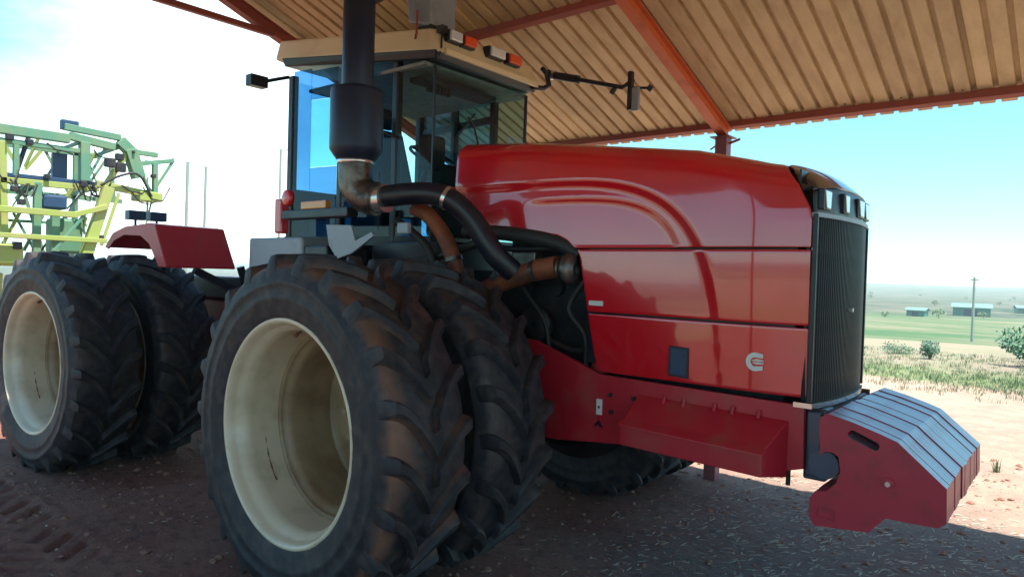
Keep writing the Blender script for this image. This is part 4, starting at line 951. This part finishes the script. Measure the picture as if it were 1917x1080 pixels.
# ---- stuff on the ground: straw, pebbles, clods, tufts
def quads_obj(name, V_, F_, m_, **k):
    me_ = bpy.data.meshes.new(name); me_.from_pydata(V_, [], F_); me_.materials.append(m_); return link(name, me_, None, kind='stuff', **k)
def gz(x, y):
    x = np.array([x]); y = np.array([y]); return float((groundz(x, y) + near_relief(x, y) + tread_print(x, y))[0])
vs_, fs_ = [], []
rs = random.Random(21)
for k in range(3800):
    if k % 9 < 7: x = rs.gauss(2.1, .9); y = rs.uniform(-1.6, 2.6)
    else: x = rs.uniform(-3.6, 4); y = rs.uniform(-3.4, 3.5)
    if x < .9 and rs.random() < .75: continue
    z = gz(x, y) + .006; a = rs.gauss(.5, .8); l = rs.uniform(.006, .034) * rs.uniform(.6, 1.2); w_ = rs.uniform(.0015, .004); t = rs.uniform(-.25, .3)
    dx, dy = math.cos(a), math.sin(a); n0 = len(vs_)
    vs_ += [(x - dx * l + dy * w_, y - dy * l - dx * w_, z), (x - dx * l - dy * w_, y - dy * l + dx * w_, z + .002), (x + dx * l, y + dy * l, z + abs(t) * l + .004), (x + dx * l + dy * w_ * 1.5, y + dy * l - dx * w_ * 1.5, z + abs(t) * l + .002)]
    fs_.append((n0, n0 + 1, n0 + 2, n0 + 3))
quads_obj('straw_litter', vs_, fs_, DRY, label='pale straw scattered over the shaded ground in front of the tractor', category='straw')
def lumps(name, n, m_, s0, s1, xr_, yr_, label, cat, seed):
    r3 = random.Random(seed); V_, F_ = [], []
    ico = [(0, 0, 1), (.89, 0, .45), (.28, .85, .45), (-.72, .53, .45), (-.72, -.53, .45), (.28, -.85, .45), (.72, .53, -.3), (-.28, .85, -.3), (-.89, 0, -.3), (-.28, -.85, -.3), (.72, -.53, -.3)]
    fc = [(0, 1, 2), (0, 2, 3), (0, 3, 4), (0, 4, 5), (0, 5, 1), (1, 6, 2), (2, 6, 7), (2, 7, 3), (3, 7, 8), (3, 8, 4), (4, 8, 9), (4, 9, 5), (5, 9, 10), (5, 10, 1), (1, 10, 6)]
    for k in range(n):
        x = r3.uniform(*xr_); y = r3.uniform(*yr_); s_ = s0 * (s1 / s0) ** (r3.random() ** 2.2); z = gz(x, y); n0 = len(V_)
        for v in ico: V_.append((x + v[0] * s_ * r3.uniform(.7, 1.3), y + v[1] * s_ * r3.uniform(.7, 1.3), z + v[2] * s_ * .7 * r3.uniform(.7, 1.2)))
        F_ += [tuple(n0 + i_ for i_ in f) for f in fc]
    quads_obj(name, V_, F_, m_, label=label, category=cat)
lumps('pebbles', 900, PEB, .004, .014, (-3.6, 4), (-3.4, 5), 'small pale pebbles strewn across the yard earth', 'pebbles', 3)
lumps('earth_clods', 5200, CLOD, .006, .034, (-4.2, 4.6), (-3.4, 5), 'crumbled red earth clods scattered round the wheels', 'clods', 4)
# grass tufts
def tuft(mbv, mbf, x, y, h, n, r3, z=None, sp=.04):
    z = up_on(x, y) if z is None else z
    for k in range(n):
        a = r3.uniform(0, 6.3); b_ = r3.uniform(.1, .5) * h; px, py = x + r3.gauss(0, sp), y + r3.gauss(0, sp); w_ = .004 + .002 * h; hh = h * r3.uniform(.5, 1)
        dx, dy = math.cos(a), math.sin(a); n0 = len(mbv)
        mbv += [(px - dy * w_, py + dx * w_, z), (px + dy * w_, py - dx * w_, z), (px + dx * b_ * .4 + dy * w_ * .7, py + dy * b_ * .4 - dx * w_ * .7, z + hh * .6), (px + dx * b_ * .4 - dy * w_ * .7, py + dy * b_ * .4 + dx * w_ * .7, z + hh * .6), (px + dx * b_, py + dy * b_, z + hh)]
        mbf += [(n0, n0 + 1, n0 + 2, n0 + 3), (n0 + 3, n0 + 2, n0 + 4)]
r3 = random.Random(8); a_, b_ = [], []
tuft(a_, b_, 0, 0, .17, 26, r3, 0, .018)
me_ = bpy.data.meshes.new('weed'); me_.from_pydata(a_, [], b_); me_.materials.append(LEAF)
o = link('weed', me_); o.location = (2.65, 4.34, 0); o['label'] = 'lone upright green weed on the sunlit dirt right of the front weights'; o['category'] = 'weed'
a_, b_ = [], []
for k in range(2600):
    y = r3.uniform(9.3, 20); x = 3.37 - (y + 4.1) * r3.uniform(-.06, .32)
    if r3.random() > sm(9, 11.5, y) * (1 - .6 * sm(12.5, 15, y)): continue
    tuft(a_, b_, x, y, r3.uniform(.05, .14), 9, r3, None, .06)
quads_obj('grass', a_, b_, LEAF, label='thin green grass growing along the far edge of the bare yard', category='grass')
